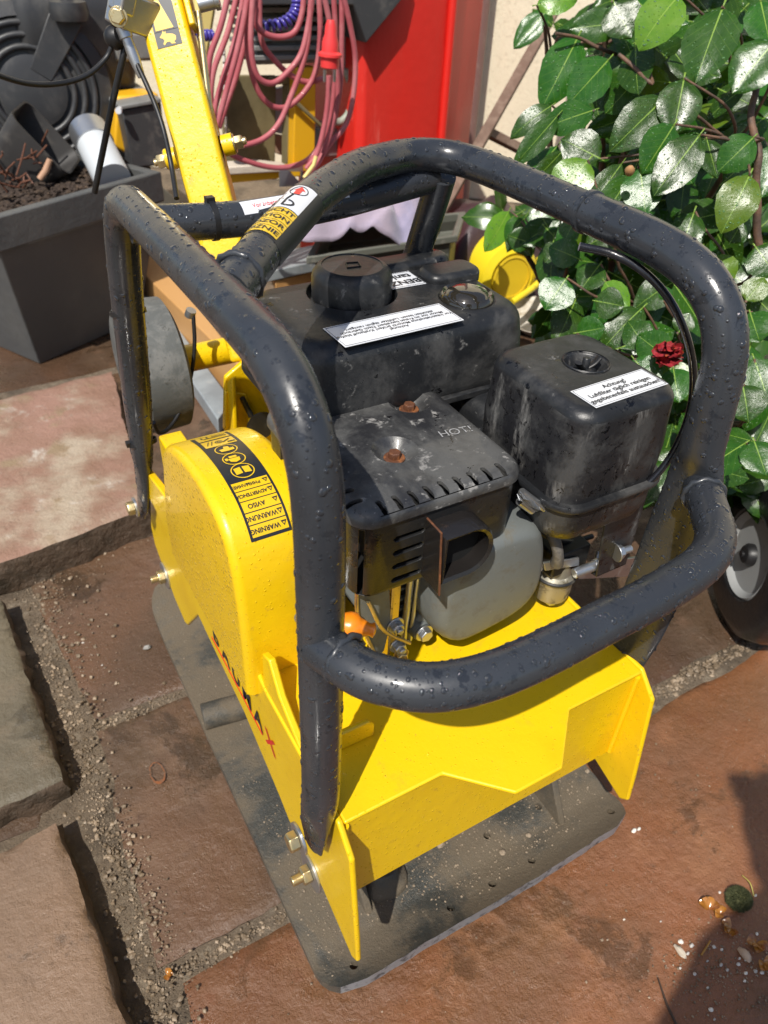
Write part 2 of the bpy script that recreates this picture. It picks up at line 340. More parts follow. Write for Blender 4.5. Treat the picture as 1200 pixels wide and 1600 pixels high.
# ------------------------------------------------------------------ the ground and its flagstones
g = MB(); n = 60
gv = []
for j in range(n + 1):
    for i in range(n + 1):
        x = -3 + 7 * i / n; y = -1.6 + 7 * j / n; gv.append((x, y, -.004 + .003 * noise.noise(V((x * 9, y * 9, 3)))))
g.add(gv, [(j * (n + 1) + i, j * (n + 1) + i + 1, (j + 1) * (n + 1) + i + 1, (j + 1) * (n + 1) + i) for j in range(n) for i in range(n)])
g.add([(-60, -60, -.05), (60, -60, -.05), (60, 60, -.05), (-60, 60, -.05)], [(0, 1, 2, 3)])
ground = g.build('ground', 'soil', smooth=60, origin=V((0, 0, 0)), fix=False); ground['kind'] = 'structure'; ground['label'] = 'dark gritty soil between and under the flagstones'
def flag(name, c, z0, z1, m, parent, n=34, jit=.006, relief=.0016, seed=0, edge=.004, edge_m='st_edge', rough_edge=0):
    """a riven stone slab: a curved four-sided sheet with ragged edges, uneven top and rough sides"""
    c = [V((q[0], q[1], 0)) for q in c]; vs = []; top = []
    for j in range(n + 1):
        for i in range(n + 1):
            u, v = i / n, j / n; e = min(u, 1 - u, v, 1 - v) * n
            p = c[0] * (1 - u) * (1 - v) + c[1] * u * (1 - v) + c[2] * u * v + c[3] * (1 - u) * v
            k = max(0, 1 - e / 3)
            p = p + V((noise.noise(V((p.x * 14, p.y * 14, seed + 5))) + .5 * noise.noise(V((p.x * 45, p.y * 45, seed + 8))), noise.noise(V((p.x * 14, p.y * 14, seed + 15))) + .5 * noise.noise(V((p.x * 45, p.y * 45, seed + 18))), 0)) * jit * k
            h = noise.noise(V((p.x * 5, p.y * 5, seed))) * 1.5; h = math.floor(h * 2.5) / 2.5 * .6 + h * .6 + noise.noise(V((p.x * 22, p.y * 22, seed + 2))) * .5
            z = z1 + h * relief - (edge if e < .5 else edge * .18 if e < 1.5 else 0)
            vs.append(V((p.x, p.y, z)))
    idx = lambda i, j: j * (n + 1) + i
    mb = MB(); mb.add(vs, [(idx(i, j), idx(i + 1, j), idx(i + 1, j + 1), idx(i, j + 1)) for j in range(n) for i in range(n)])
    rim = [idx(i, 0) for i in range(n)] + [idx(n, j) for j in range(n)] + [idx(i, n) for i in range(n, 0, -1)] + [idx(0, j) for j in range(n, 0, -1)]
    cen = sum(c, V()) / 4; k0 = len(vs); rows = 4 if z1 - z0 > .03 else 1; allr = [rim]
    for r in range(1, rows + 1):
        add = []
        for i in rim:
            p = vs[i]; t = r / rows; o = V((p.x - cen.x, p.y - cen.y, 0)).normalized()
            q = V((p.x, p.y, p.z + (z0 - p.z) * t)) + o * (.004 + rough_edge * noise.noise(V((p.x * 30, p.y * 30, r * 3 + seed))))
            add.append(len(mb.v)); mb.v.append(q)
        allr.append(add)
    for a, b in zip(allr, allr[1:]):
        L = len(a)
        for i in range(L): mb.f.append((a[i], b[i], b[(i + 1) % L], a[(i + 1) % L])); mb.mi.append(1)
    return mb.build(name, [m, edge_m], parent, smooth=50, fix=False)
patio = bpy.data.objects.new('patio', None); C.objects.link(patio); ORI['patio'] = V((0, 0, 0)); patio['kind'] = 'structure'; patio['label'] = 'sandstone flagstone paving with gritty joints'
FL = [([(-.150, -.50), (1.15, -.50), (1.15, .135), (-.150, .105)], 'st_red', 60),
      ([(-.174, .137), (.44, .135), (.44, .502), (-.150, .507)], 'st_brown', 40), ([(.462, .160), (1.12, .165), (1.15, .76), (.462, .74)], 'st_dark', 40),
      ([(-.150, .526), (.30, .521), (.30, 1.02), (-.190, .94)], 'st_brown', 40), ([(.325, .523), (.44, .523), (.44, 1.02), (.325, 1.02)], 'st_dark', 14),
      ([(.462, .765), (1.12, .78), (1.10, 1.36), (.462, 1.34)], 'st_dark', 24),
      ([(1.17, .17), (1.8, .2), (1.8, .85), (1.17, .78)], 'st_dark', 24), ([(1.17, -.5), (1.9, -.5), (1.9, .17), (1.17, .14)], 'st_red', 24),
      ([(-.175, .99), (.44, 1.045), (.44, 1.62), (-.19, 1.60)], 'st_brown', 24), ([(-.85, 1.55), (-.22, 1.60), (-.22, 2.2), (-.85, 2.2)], 'st_dark', 16),
      ([(-.20, 1.63), (.44, 1.65), (.44, 2.3), (-.20, 2.3)], 'st_dark', 16), ([(.465, 1.37), (1.10, 1.39), (1.10, 2.0), (.465, 2.0)], 'st_dark', 16),
      ([(.465, 2.03), (1.10, 2.03), (1.10, 2.7), (.465, 2.7)], 'st_dark', 12), ([(1.14, .90), (1.85, .95), (1.85, 1.7), (1.14, 1.6)], 'st_dark', 16), ([(1.14, 1.75), (1.9, 1.8), (1.9, 2.5), (1.14, 2.5)], 'st_dark', 12),
      ([(-.80, -.30), (-.225, -.30), (-.235, .36), (-.8, .36)], 'st_dark', 16), ([(-.80, .39), (-.24, .39), (-.25, .86), (-.8, .86)], 'st_dark', 16), ([(-.80, .89), (-.2, .89), (-.2, 1.5), (-.8, 1.5)], 'st_dark', 16)]
for i, (c, m, n) in enumerate(FL):
    flag('flagstone', c, -.035, 0, m, patio, n=n, seed=i * 7.3, jit=.006, relief=.0022)
b = MB(); k_ = 40; vs = []; c0 = P(247, 1212, z=.0); 
for i in range(k_):
    a = 2 * pi * i / k_; r0 = .0165 * (1 + .10 * noise.noise(V((cos(a) * 2, sin(a) * 2, 1)))) * (1 + .35 * max(0, sin(a)) ** 3); w_ = .0016 + .0035 * max(0, -sin(a)) + .0008 * sin(i * 2.2)
    vs += [c0 + V((cos(a) * r0 * .62, sin(a) * r0, .0034)), c0 + V((cos(a) * (r0 - w_) * .62, sin(a) * (r0 - w_), .0034))]
b.add(vs, [(2 * i, 2 * i + 1, (2 * i + 3) % (2 * k_), (2 * i + 2) % (2 * k_)) for i in range(k_)]); b.build('rust_stain', mat('orange_rust_stain', (.24, .085, .030), .35, n2=(60, (.18, .085, .045), .4, .6)), patio, smooth=None)
# grit in the joints, as one mass
mb = MB(); rnd = random.Random(11)
def grit(x, y, z, r): blob(mb, (x, y, z), r, 5, (1, rnd.uniform(.7, 1.2), rnd.uniform(.5, .9)), .35)
for _ in range(7000):
    y = rnd.uniform(-.35, 1.6); x = rnd.gauss(-.180 + .006 * sin(y * 9), .017)
    if y > .5 and rnd.random() < .35: x += abs(rnd.gauss(0, .05))
    top = x > -.165
    grit(x, y, (.001 if top else -.004) + rnd.uniform(0, .003), .0008 + .0033 * rnd.random() ** 5)
for _ in range(900):
    grit(rnd.uniform(-.16, .45), .513 + rnd.gauss(0, .006), -.006 + rnd.uniform(0, .004), .001 + .0022 * rnd.random() ** 3)
for _ in range(900):
    grit(rnd.uniform(-.16, .45), .119 + rnd.gauss(0, .006), -.006 + rnd.uniform(0, .004), .001 + .0025 * rnd.random() ** 3)
for _ in range(1500):
    grit(rnd.uniform(.45, 1.3), .148 + rnd.gauss(0, .007), -.006 + rnd.uniform(0, .006), .001 + .0045 * rnd.random() ** 3)
for _ in range(500):
    grit(rnd.gauss(-.02, .13), rnd.gauss(.95, .03), .001, .001 + .002 * rnd.random() ** 3)
for _ in range(700):
    x, y = rnd.uniform(-.12, 1.05), rnd.uniform(-.3, .12); grit(x, y, .001, .0005 + .0013 * rnd.random() ** 4)
for _ in range(500):
    a = rnd.gauss(0, 1); p = P(1130 + 60 * rnd.gauss(0, 1), 1520 + 40 * rnd.gauss(0, 1), z=0); grit(p.x, p.y, .001, .0006 + .0012 * rnd.random() ** 3)
tag(mb.build('joint_grit', 'grit', smooth=60, fix=False), 'loose brown grit and fine gravel filling the joints of the paving', 'grit', kind='stuff')
# three loose slabs lying on the left
for c, z, m, lab, sd in (([(-.80, .80), (.052, .915), (.135, 1.49), (-.80, 1.40)], .072, 'st_patch', 'large pink sandstone slab with pale lime patches, in front of the grey trough', 3),
                 ([(-.75, .385), (-.212, .415), (-.232, .815), (-.75, .80)], .042, 'st_grey', 'grey brown sandstone slab between the lime-patched slab and the plain pink one', 31),
                 ([(-.75, -.25), (-.196, -.25), (-.232, .352), (-.75, .30)], .042, 'st_pink', 'plain pink sandstone slab in the front left corner of the paving', 51)):
    o = flag('stone_slab', c, -.002, z, m, None, n=56, seed=sd, jit=.0065, relief=.0022, edge=.004, rough_edge=.010)
    tag(o, lab, 'stone slab', 'loose sandstone slabs laid on the paving')

# ------------------------------------------------------------------ the plate compactor
PC = empty('plate_compactor', (.21, .35, 0), 'yellow petrol plate compactor with black engine and dark grey tube frame, standing on the paving', 'plate compactor')
# base plate with curled lips
def curl(y):
    f = max(0, .085 - y) / .085; r = max(0, y - .60) / .11
    g_ = max(0, .022 - y) / .032
    return .0005 + .010 * f * f + .007 * g_ * g_ + .05 * r * r
def pl_sheet(off):
    nx, ny = 40, 70; vs = []
    for j in range(ny + 1):
        t = j / ny; y = -.010 + .725 * t; e = min(y + .010, .715 - y); R = .045
        ins = 0 if e > R else R - sqrt(max(0, R * R - (R - e) ** 2))
        for i in range(nx + 1):
            u = i / nx; x = -.010 + ins + (.476 - 2 * ins) * u
            sag = .004 * sin(x * 17) * max(0, .06 - y) / .06
            dip = -.0045 * math.exp(-((y - .046) / .012) ** 2)
            vs.append(V((x, y, curl(y) + off + (dip if off else 0) + sag)))
    return vs, nx, ny
a, nx, ny = pl_sheet(.0); b, _, _ = pl_sheet(.013)
for q in b: q.z += .008 * max(0, 1 - (q.y + .01) / .03)
for q in a + b:
    if q.y < .0: q.y -= .0015 * noise.noise(V((q.x * 40, 0, 0)))
mb = MB(); N1 = nx + 1; base = len(a)
qf = [(j * N1 + i, j * N1 + i + 1, (j + 1) * N1 + i + 1, (j + 1) * N1 + i) for j in range(ny) for i in range(nx)]
mb.add(a + b, [tuple(reversed(f)) for f in qf] + [tuple(k + base for k in f) for f in qf])
rim = [i for i in range(nx)] + [j * N1 + nx for j in range(ny)] + [ny * N1 + i for i in range(nx, 0, -1)] + [j * N1 for j in range(ny, 0, -1)]
for q in range(len(rim)): i0, i1 = rim[q], rim[(q + 1) % len(rim)]; mb.f.append((i0, i1, i1 + base, i0 + base)); mb.mi.append(1 if a[i0].y < .01 else 0)
me = mb.mesh(fix=False); cut = MB()
for hx in (.032, .17, .235, .30, .440): cut.lathe([(.0052, -.02), (.0052, .06)], (hx, .016, 0), seg=14)
for hx in (.27, .36): cut.lathe([(.005, -.02), (.005, .06)], (hx, .075, 0), seg=12)
for q in (['plate', 'plate_edge']): me.materials.append(M[q])
me = carve(me, cut)
plate = link('base_plate', me, None, PC, smooth=40)
# ribs and exciter standing on the plate
mb = MB(); mb.tube([(-.006, .435, .022), (.06, .425, .022), (.12, .42, .022)], .021, 18); mb.build('cross_rib', 'plate', plate, bev=.002)
for (x, y0, y1, zt) in ((.368, .035, .22, .10), (.075, .06, .22, .08)):
    mb = MB(); mb.prism([(x, y0, .010), (x, y1, .010), (x, y1, zt), (x, y0 + .05, zt)], (.010, 0, 0)); mb.build('stiffening_rib', 'plate', plate, bev=.002)
mb = MB(); mb.lathe([(.036, 0), (.034, .010), (.024, .018), (.019, .030)], (.115, .098, .010), (0, 0, 1), 24, wob=.05); mb.lathe([(.010, 0), (.010, .008)], (.115, .098, .040), seg=6); mb.build('plate_lug', 'plate', plate, bev=.002)
mb = MB(); mb.lathe([(.05, 0), (.058, .01), (.058, .27), (.05, .28)], (.09, .33, .085), (1, 0, 0), 28); mb.box((.09, .25, .012), (.37, .42, .06)); mb.build('exciter', 'dark', PC, bev=.004)
mb = MB(); rnd = random.Random(5)
for _ in range(5200):
    y = abs(rnd.gauss(.0, .12)) + rnd.uniform(.0, .04); x = rnd.uniform(.0, .455)
    if rnd.random() < .3: y = rnd.uniform(.02, .65)
    if y > .69: continue
    blob(mb, (x, y, curl(y) + .0135 - .0045 * math.exp(-((y - .046) / .012) ** 2)), .0004 + .0015 * rnd.random() ** 5, 4, (1, 1, .7), .3)
mb.build('sand_grains', 'sand', plate, smooth=60, kind='stuff', fix=False)
for px, py, r in ((688, 1318, .0075), (785, 1332, .005), (826, 1305, .004), (918, 1205, .004)):
    p = P(px, py, z=.014); mb = MB(); blob(mb, p, r, 8, (1, .9, .7), .15); mb.build('pebble', 'sand', plate, smooth=60)
# side plates, seen along x
SP = [(.020, .356), (-.006, .330), (-.022, .20), (-.026, .158), (-.016, .147), (-.004, .152), (.064, .128 + .018), (.105, .150), (.165, .185), (.268, .222), (.375, .234), (.430, .243), (.470, .195), (.508, .148), (.522, .140), (.568, .152), (.648, .200), (.652, .235), (.600, .350), (.570, .385), (.300, .385), (.18, .356)]
SP[5:8] = [(.052, .170), (.100, .176), (.140, .172)]
def sidepl(x, t, flip=1):
    mb = MB(); mb.prism([(x, y, z) for y, z in SP], (t, 0, 0)); return mb.build('side_plate', 'yellow', PC, bev=.0025, seg=3)
SPL = sidepl(.010, .006); SPR = sidepl(.386, .006)
DZ = .355
mb = MB(); mb.prism([(.0162, .017, DZ), (.122, .017, DZ), (.172, -.033, DZ), (.229, -.033, DZ), (.281, .017, DZ), (.3858, .017, DZ), (.3858, .55, DZ), (.0162, .55, DZ)], (0, 0, -.005)); deck = mb.build('deck', 'yellow_deck', PC, bev=.0022, seg=3)
mb = MB(); mb.box((.0162, .0205, .200), (.3858, .0255, DZ - .0052)); panel = mb.build('front_panel', 'yellow', PC, bev=.0015)
mb = MB(); mb.box((.0162, .545, .25), (.3858, .550, DZ - .0052)); mb.build('rear_panel', 'yellow', PC, bev=.0015)
for x in (.0165, .3815):
    mb = MB(); mb.tube([(x + .002, .019, z) for z in (.205, .26, .345)], .0032, 8); mb.build('weld_seam', 'yellow', PC, smooth=60)
# upper rear part of the left side plate (raised lip behind the cover)
mb = MB(); mb.prism([(.0, .600, .352), (.0, .575, .400), (.0, .44, .43), (.0, .44, .35)], (.0098, 0, 0)); mb.build('cover_backing', 'yellow', PC, bev=.002)
# brand lettering along the left side plate
xs = .0094
for i, ch in enumerate('BAUMAX'):
    t = i / 5; y = .352 - .172 * t; z = .276 - .004 * t
    lettering(ch, .038, (xs, y, z), (0, -1, 0), (0, 0, 1), 'red_print' if ch == 'X' else 'sticker_k', SPL, off=.0003, bold=.0008)
mb = MB(); mb.box((xs - .0002, .205, .2555), (xs + .0004, .372, .258)); mb.build('underline', 'red_print', SPL)
# belt cover: profile in y, z; rounded over its edges
CP = [(.205, .330), (.203, .40), (.204, .455), (.210, .500), (.224, .532), (.250, .553), (.290, .561), (.335, .558), (.375, .548), (.410, .532), (.432, .512), (.445, .480), (.462, .430), (.475, .390), (.475, .330)]
CPs = [(v.x, v.y) for v in cat([(y, z, 0) for y, z in CP], 4)]
def cover_ring(x, ins):
    cx, cz = .33, .42; out = []
    for i, (y, z) in enumerate(CPs):
        a = V(CPs[max(i - 1, 0)]); b = V(CPs[min(i + 1, len(CPs) - 1)]); t = (b - a).normalized(); nn = V((t.y, -t.x))
        q = V((y, z)) + nn * ins
        out.append(V((x, q.x, max(q.y, .33))))
    return out
r = .010; rs = []
for k in range(6): a = pi / 2 * k / 5; rs.append(cover_ring(-.002 + r * (1 - sin(a)), r * (1 - cos(a))))
rs.reverse(); rs = [cover_ring(-.002 + r * (1 - cos(pi / 2 * k / 5)), r * (1 - sin(pi / 2 * k / 5))) for k in range(6)]
rs += [cover_ring(.094 - r + r * sin(pi / 2 * k / 5), r * (1 - cos(pi / 2 * k / 5))) for k in range(6)]
M['yellow_tex'] = mat('orange_peel_yellow_paint', (.80, .50, .004), .34, bump=[(110, .0016)], drops=[(230, .55, .0016)], n2=(9, (.72, .43, .003), .45, .75), coat=.25)
mb = MB(); mb.rings(rs)
me = mb.mesh()
for q in ('yellow', 'yellow_tex'): me.materials.append(M[q])
for p in me.polygons:
    if p.normal.x < -.9: p.material_index = 1
cover = link('belt_cover', me, None, PC, smooth=45)
# safety sticker bent over the cover
ar = [0]
top = [q for q in CPs if q[1] > .40 and q[0] < .46]; top.sort(key=lambda q: q[0] if q[1] > .5 or q[0] > .4 else -1)
top = [q for q in CPs][:]
L = [0]
for a, b in zip(top, top[1:]): L.append(L[-1] + (V(b) - V(a)).length)
def at_len(s, off=.0006):
    for i in range(len(L) - 1):
        if L[i + 1] >= s: break
    t = (s - L[i]) / (L[i + 1] - L[i]); a, b = V(top[i]), V(top[i + 1]); q = a + (b - a) * t; d = (b - a).normalized(); nn = V((-d.y, d.x))
    return q - nn * -off if nn.y > 0 else q - nn * off
def s_of(y):
    i = min((k for k in range(len(top)) if top[k][1] > .5), key=lambda k: abs(top[k][0] - y)); return L[i]
s0, s1 = s_of(.222) - .004, s_of(.392)
SX0, SX1 = .022, .064
def on_cover(x, s, off=.0006):
    q = at_len(s, off); return V((x, q.x, q.y))
def cover_patch(xa, xb, sa, sb, m, off, name, parent, n=24):
    mb = MB(); vs = []
    for k in range(n + 1):
        s = sa + (sb - sa) * k / n; vs += [on_cover(xa, s, off), on_cover(xb, s, off)]
    mb.add(vs, [(2 * k, 2 * k + 1, 2 * k + 3, 2 * k + 2) for k in range(n)]); return mb.build(name, m, parent, smooth=60)
st = cover_patch(SX0, SX1, s0, s1, 'sticker_k', .0007, 'warning_sticker', PC)
ls = (s1 - s0)
def seg_(a, b, xa, xb, m='sticker_y', nm='print_panel', off=.0010): return cover_patch(xa, xb, s0 + ls * a, s0 + ls * b, m, off, nm, st, 8)
for k, wd in enumerate(('WARNING', 'WARNUNG', 'AVISO', 'ADVERTENCIA', 'ВНИМАНИЕ')):
    a = .018 + k * .066; seg_(a, a + .060, SX0 + .0025, SX1 - .0025)
    sc = s0 + ls * (a + .030)
    fn = lambda u, v, sc=sc: on_cover((SX0 + SX1) / 2 - .0045 - u * .92, sc - v, .0013)
    lettering(wd, .0068 if len(wd) < 8 else .0052, (0, 0, 0), (1, 0, 0), (0, 1, 0), 'sticker_k', st, fn=fn, bold=.0002)
    mb = MB(); cx = SX1 - .0062; 
    mb.add([on_cover(cx + .003, sc + .0028, .0013), on_cover(cx - .003, sc + .0028, .0013), on_cover(cx, sc - .0028, .0013), on_cover(cx + .0013, sc + .0014, .0013), on_cover(cx - .0013, sc + .0014, .0013), on_cover(cx, sc - .001, .0013)], [(0, 1, 4, 3), (1, 2, 5, 4), (2, 0, 3, 5)]); mb.build('warning_triangle', 'sticker_k', st, smooth=None)
def ring_on_cover(cx, sc, R, w, m='sticker_y', nm='pictogram', off=.0011):
    mb = MB(); k = 28; vs = []
    for i in range(k): a = 2 * pi * i / k; vs += [on_cover(cx + cos(a) * R, sc + sin(a) * R, off), on_cover(cx + cos(a) * (R - w), sc + sin(a) * (R - w), off)]
    mb.add(vs, [(2 * i, 2 * i + 1, (2 * i + 3) % (2 * k), (2 * i + 2) % (2 * k)) for i in range(k)]); return mb
def poly_on_cover(mb, cx, sc, pts, off=.0012):
    mb.add([on_cover(cx - x, sc - y, off) for x, y in pts], [tuple(range(len(pts)))]); return mb
PX = (SX0 + SX1) / 2
glyphs = [[[(-.008, -.005), (-.001, -.006), (-.001, .004), (-.008, .005)], [(.001, -.006), (.008, -.005), (.008, .005), (.001, .004)]],
          [[(-.006, -.001), (-.005, .005), (0, .0075), (.005, .005), (.006, -.001)], [(-.004, -.002), (.004, -.002), (.004, -.006), (-.004, -.006)], [(.006, -.003), (.009, -.003), (.009, .002), (.0065, .002)]],
          [[(-.008, .004), (-.002, .005), (.006, .0045), (.007, -.001), (.002, -.002), (.001, -.007), (-.004, -.006), (-.004, -.001), (-.008, -.001)]]]
for k in range(3):
    sc = s0 + ls * (.425 + k * .125); mb = ring_on_cover(PX, sc, .0118, .0011)
    for gpoly in glyphs[k]: poly_on_cover(mb, PX, sc, gpoly)
    mb.build('pictogram', 'sticker_y', st, smooth=None)
seg_(.745, .855, SX0 + .004, SX1 - .004); seg_(.875, .985, SX0 + .004, SX1 - .004)
sc = s0 + ls * .80; mb = ring_on_cover(PX, sc, .0042, .0010, off=.0014); 
for R_ in (.0022,): 
    mb2 = ring_on_cover(PX, sc, R_, .0008, off=.0014); mb.add(mb2.v, mb2.f)
for q in ([(-.012, -.005), (-.003, .003), (-.004, .0045), (-.013, -.003)], [(-.016, .004), (-.008, .004), (-.008, .007), (-.016, .007)], [(.005, -.006), (.006, -.006), (.010, .006), (.009, .006)], [(.009, -.006), (.010, -.006), (.014, .005), (.013, .005)]): poly_on_cover(mb, PX, sc, q, .0014)
mb.build('pictogram', 'sticker_k', st, smooth=None)
sc = s0 + ls * .93; mb = MB()
for q in ([(-.015, -.003), (.0, -.003), (.0, -.001), (-.015, -.001)], [(-.015, .002), (.010, .002), (.010, .004), (-.015, .004)], [(.004, -.006), (.006, -.006), (.006, 0), (.004, 0)], [(.010, -.006), (.012, -.006), (.012, .001), (.010, .001)]): poly_on_cover(mb, PX, sc, q, .0014)
mb.build('pictogram', 'sticker_k', st, smooth=None)
# gusset beside the front leg and small tabs
mb = MB(); mb.prism([(.012, .100, .356), (.012, .195, .356), (.012, .19, .410), (.012, .172, .418), (.012, .150, .385)], (.008, 0, 0)); mb.build('gusset', 'yellow', PC, bev=.002)
mb = MB(); mb.prism([(.030, .085, .3552), (.085, .085, .3552), (.085, .085, .372), (.078, .085, .382), (.040, .085, .382), (.030, .085, .372)], (0, .006, 0)); mb.build('stop_tab', 'yellow', PC, bev=.002)
mb = MB(); mb.prism([(.018, .47, .40), (.018, .53, .40), (.018, .53, .47), (.018, .48, .47)], (.03, 0, 0)); mb.build('rear_bracket', 'yellow', PC, bev=.002)
# bolts on the left side
def bolt(c, r, m1='zinc', wr=.02, stub=.006, ax=(-1, 0, 0)):
    r *= 1.15; b = MB(); hexbolt(b, V(c) + V(ax) * .0035, ax, r, .010, stub=stub); bo = b.build('mounting_bolt', m1, PC, bev=.0006)
    b = MB(); b.lathe([(wr, 0), (wr, .003), (r * .9, .0032)], c, ax, 28); b.build('washer', 'steel', bo, bev=.0005); return bo
bolt((.010, .078, .163), .0095, wr=.0235, stub=.011); bolt((.010, .602, .172), .0095, wr=.0225, stub=.010)
bolt((-.0135, .050, .302), .0088, wr=.0165, stub=.0); bolt((-.0135, .600, .318), .0088, wr=.0145, stub=.0)
bolt((.392, .078, .163), .0095, wr=.0235, stub=.011, ax=(1, 0, 0))
for x, y, s in ((.016, .078, 1), (.340, .078, 1), (.016, .602, 1), (.340, .602, 1)):
    b = MB(); b.lathe([(.026, 0), (.022, .006), (.022, .038), (.026, .045)], (x, y, .163 if y < .3 else .172), (1, 0, 0), 24); b.build('rubber_mount', 'black', PC, bev=.002)

# roll frame
def frame(name, pts, r, m='tube', seg=28, n=6, ref=None, drops=0, sm=70, seed=1, minz=-.3):
    b = MB(); P_ = cat(pts, n); R_ = catr(r, n) if isinstance(r, list) else r
    b.tube(P_, R_, seg, ref=ref); o = b.build(name, m, PC, smooth=sm)
    if drops: droplets(o, int(drops * 1.25), .0006, .0029, 'drop', o, seed=seed, minz=minz, flat=.34)
    return o
RR = .0166
X = (1, 0, 0)
frame('frame_tube', [(-.003, .628, .285), (-.003, .600, .330), (-.002, .572, .385), (-.001, .545, .452), (0, .52, .54), (0, .487, .65), (0, .462, .722), (0, .440, .765), (0, .412, .785), (0, .36, .788), (0, .22, .790), (0, .125, .790), (0, .083, .786), (0, .053, .770), (0, .035, .742), (0, .028, .700), (0, .028, .60), (0, .030, .45), (0, .034, .38), (-.002, .044, .335), (-.002, .050, .300), (-.002, .052, .283)],
      [(.0042, .012), (.0045, .021), (.008, .021), (.014, .0185)] + [RR] * 14 + [(.0165, .0178), (.006, .024), (.0045, .023), (.0042, .014)], ref=X, drops=1150, seed=2)
# the hoop and right leg need a section that stays flat in the y-z plane, so build ring by ring
hp = [(.008, .185, .788), (.06, .243, .794), (.133, .320, .799), (.215, .388, .801), (.262, .412, .800), (.300, .427, .798), (.333, .420, .797), (.354, .396, .795), (.364, .352, .793), (.369, .28, .791), (.371, .20, .790), (.373, .14, .788), (.375, .092, .778), (.377, .063, .757), (.379, .048, .726), (.381, .044, .69), (.384, .042, .64), (.388, .040, .60), (.390, .04, .52), (.391, .045, .42), (.391, .050, .33), (.391, .05, .29)]
rr = [RR] * 14 + [.0178, .0185, (.020, .016), (.0265, .0085), (.031, .0045), (.030, .0045), (.024, .0045), (.014, .0042)]
hoop = frame('frame_tube', hp, rr, ref=None, drops=1250, seed=5)
# sleeve with its collar on the right bar
b = MB(); sp = cat([V(q) for q in [(.3705, .222, .7903)] + hp[11:16]], 8); sp[0] = sp[0]; b.tube(sp, [RR + .0014] * (len(sp) - 1) + [RR + .0014], 26)
slv = b.build('tube_sleeve', 'tube', PC, smooth=70); droplets(slv, 260, .0007, .0032, 'drop', slv, seed=9, minz=-.3)
b = MB(); d = (sp[1] - sp[0]).normalized(); b.lathe([(RR + .0004, -.005), (RR + .003, -.004), (RR + .003, .001), (RR + .001, .002)], sp[0], d, 28); b.build('sleeve_collar', 'tube', slv, smooth=60)
rb = frame('rear_crossbar', [(.0, .413, .768), (.1, .405, .763), (.2, .412, .764), (.28, .425, .768), (.335, .432, .772)], .0165, drops=300, seed=6)
frame('rear_leg', [(.343, .425, .775), (.345, .44, .74), (.348, .475, .66), (.350, .52, .54), (.355, .56, .42), (.36, .6, .33)], .0165)
lb = frame('lower_bar', [(-.002, .024, .596), (.002, .008, .599), (.013, -.018, .600), (.040, -.043, .600), (.075, -.055, .600), (.12, -.058, .600), (.19, -.055, .600), (.25, -.052, .600), (.305, -.044, .600), (.338, -.028, .600), (.360, -.004, .600), (.380, .022, .600), (.392, .034, .598)], RR, drops=620, seed=7)
# weld beads
def bead(c, ax, r, k=26, parent=PC):
    b = MB(); a = V(ax).normalized(); u = a.orthogonal().normalized(); w = a.cross(u)
    pts = [V(c) + (u * cos(2 * pi * i / k) + w * sin(2 * pi * i / k)) * r * (1 + .02 * sin(i * 3)) + a * .001 * sin(i * 2.1) for i in range(k)]
    b.tube(pts, [.0026 + .0007 * sin(i * 2.7) for i in range(k)], 8, loop=True); return b.build('weld_bead', 'tube', parent, smooth=60)
bead((.006, .004, .5985), (.3, -.8, 0), .0175); bead((.024, .205, .790), (.65, .75, 0), .0175); bead((.378, .020, .600), (.5, .7, 0), .0175)
# cable ties
def tie(c, ax, r, tail):
    b = MB(); b.lathe([(r, -.0025), (r + .0014, -.0025), (r + .0014, .0025), (r, .0025)], c, ax, 32, cap=False); b.rings
    t = V(tail); b.box(V(c) + t * (r + .001) - V((.004, .004, .003)), V(c) + t * (r + .001) + V((.004, .004, .003))); return b.build('cable_tie', 'black', PC, smooth=40)
tie((0, .487, .655), (0, .035, .11), .0175, (-.3, -.3, .2)); tie((0, .5435, .458), (0, .035, .11), .0172, (-.9, -.2, .2))
tie((.075, .4075, .764), (1, 0, 0), .0170, (0, .1, 1))
# stickers on the hoop: a wrap around the tube between two points
def tube_wrap(path_a, path_b, a0, a1, r, up, m, name, parent, n=18, off=.0004):
    a, b_ = V(path_a), V(path_b); t = (b_ - a).normalized(); u = (V(up) - t * V(up).dot(t)).normalized(); w = t.cross(u)
    def f(s, ang, o=off): return a + (b_ - a) * s + (u * cos(ang) + w * sin(ang)) * (r + o)
    mb = MB(); vs = []
    for i in range(n + 1): vs += [f(0, a0 + (a1 - a0) * i / n), f(1, a0 + (a1 - a0) * i / n)]
    mb.add(vs, [(2 * i, 2 * i + 1, 2 * i + 3, 2 * i + 2) for i in range(n)]); return mb.build(name, m, parent, smooth=60), f
ta, tb = V((.052, .2345, .7930)), V((.126, .3125, .7985)); up = V((0, 0, 1))
wr, fw = tube_wrap(ta, tb, -2.5, 2.2, RR, up, 'sticker_k', 'tube_label', PC, off=.0005)
LT = (tb - ta).length
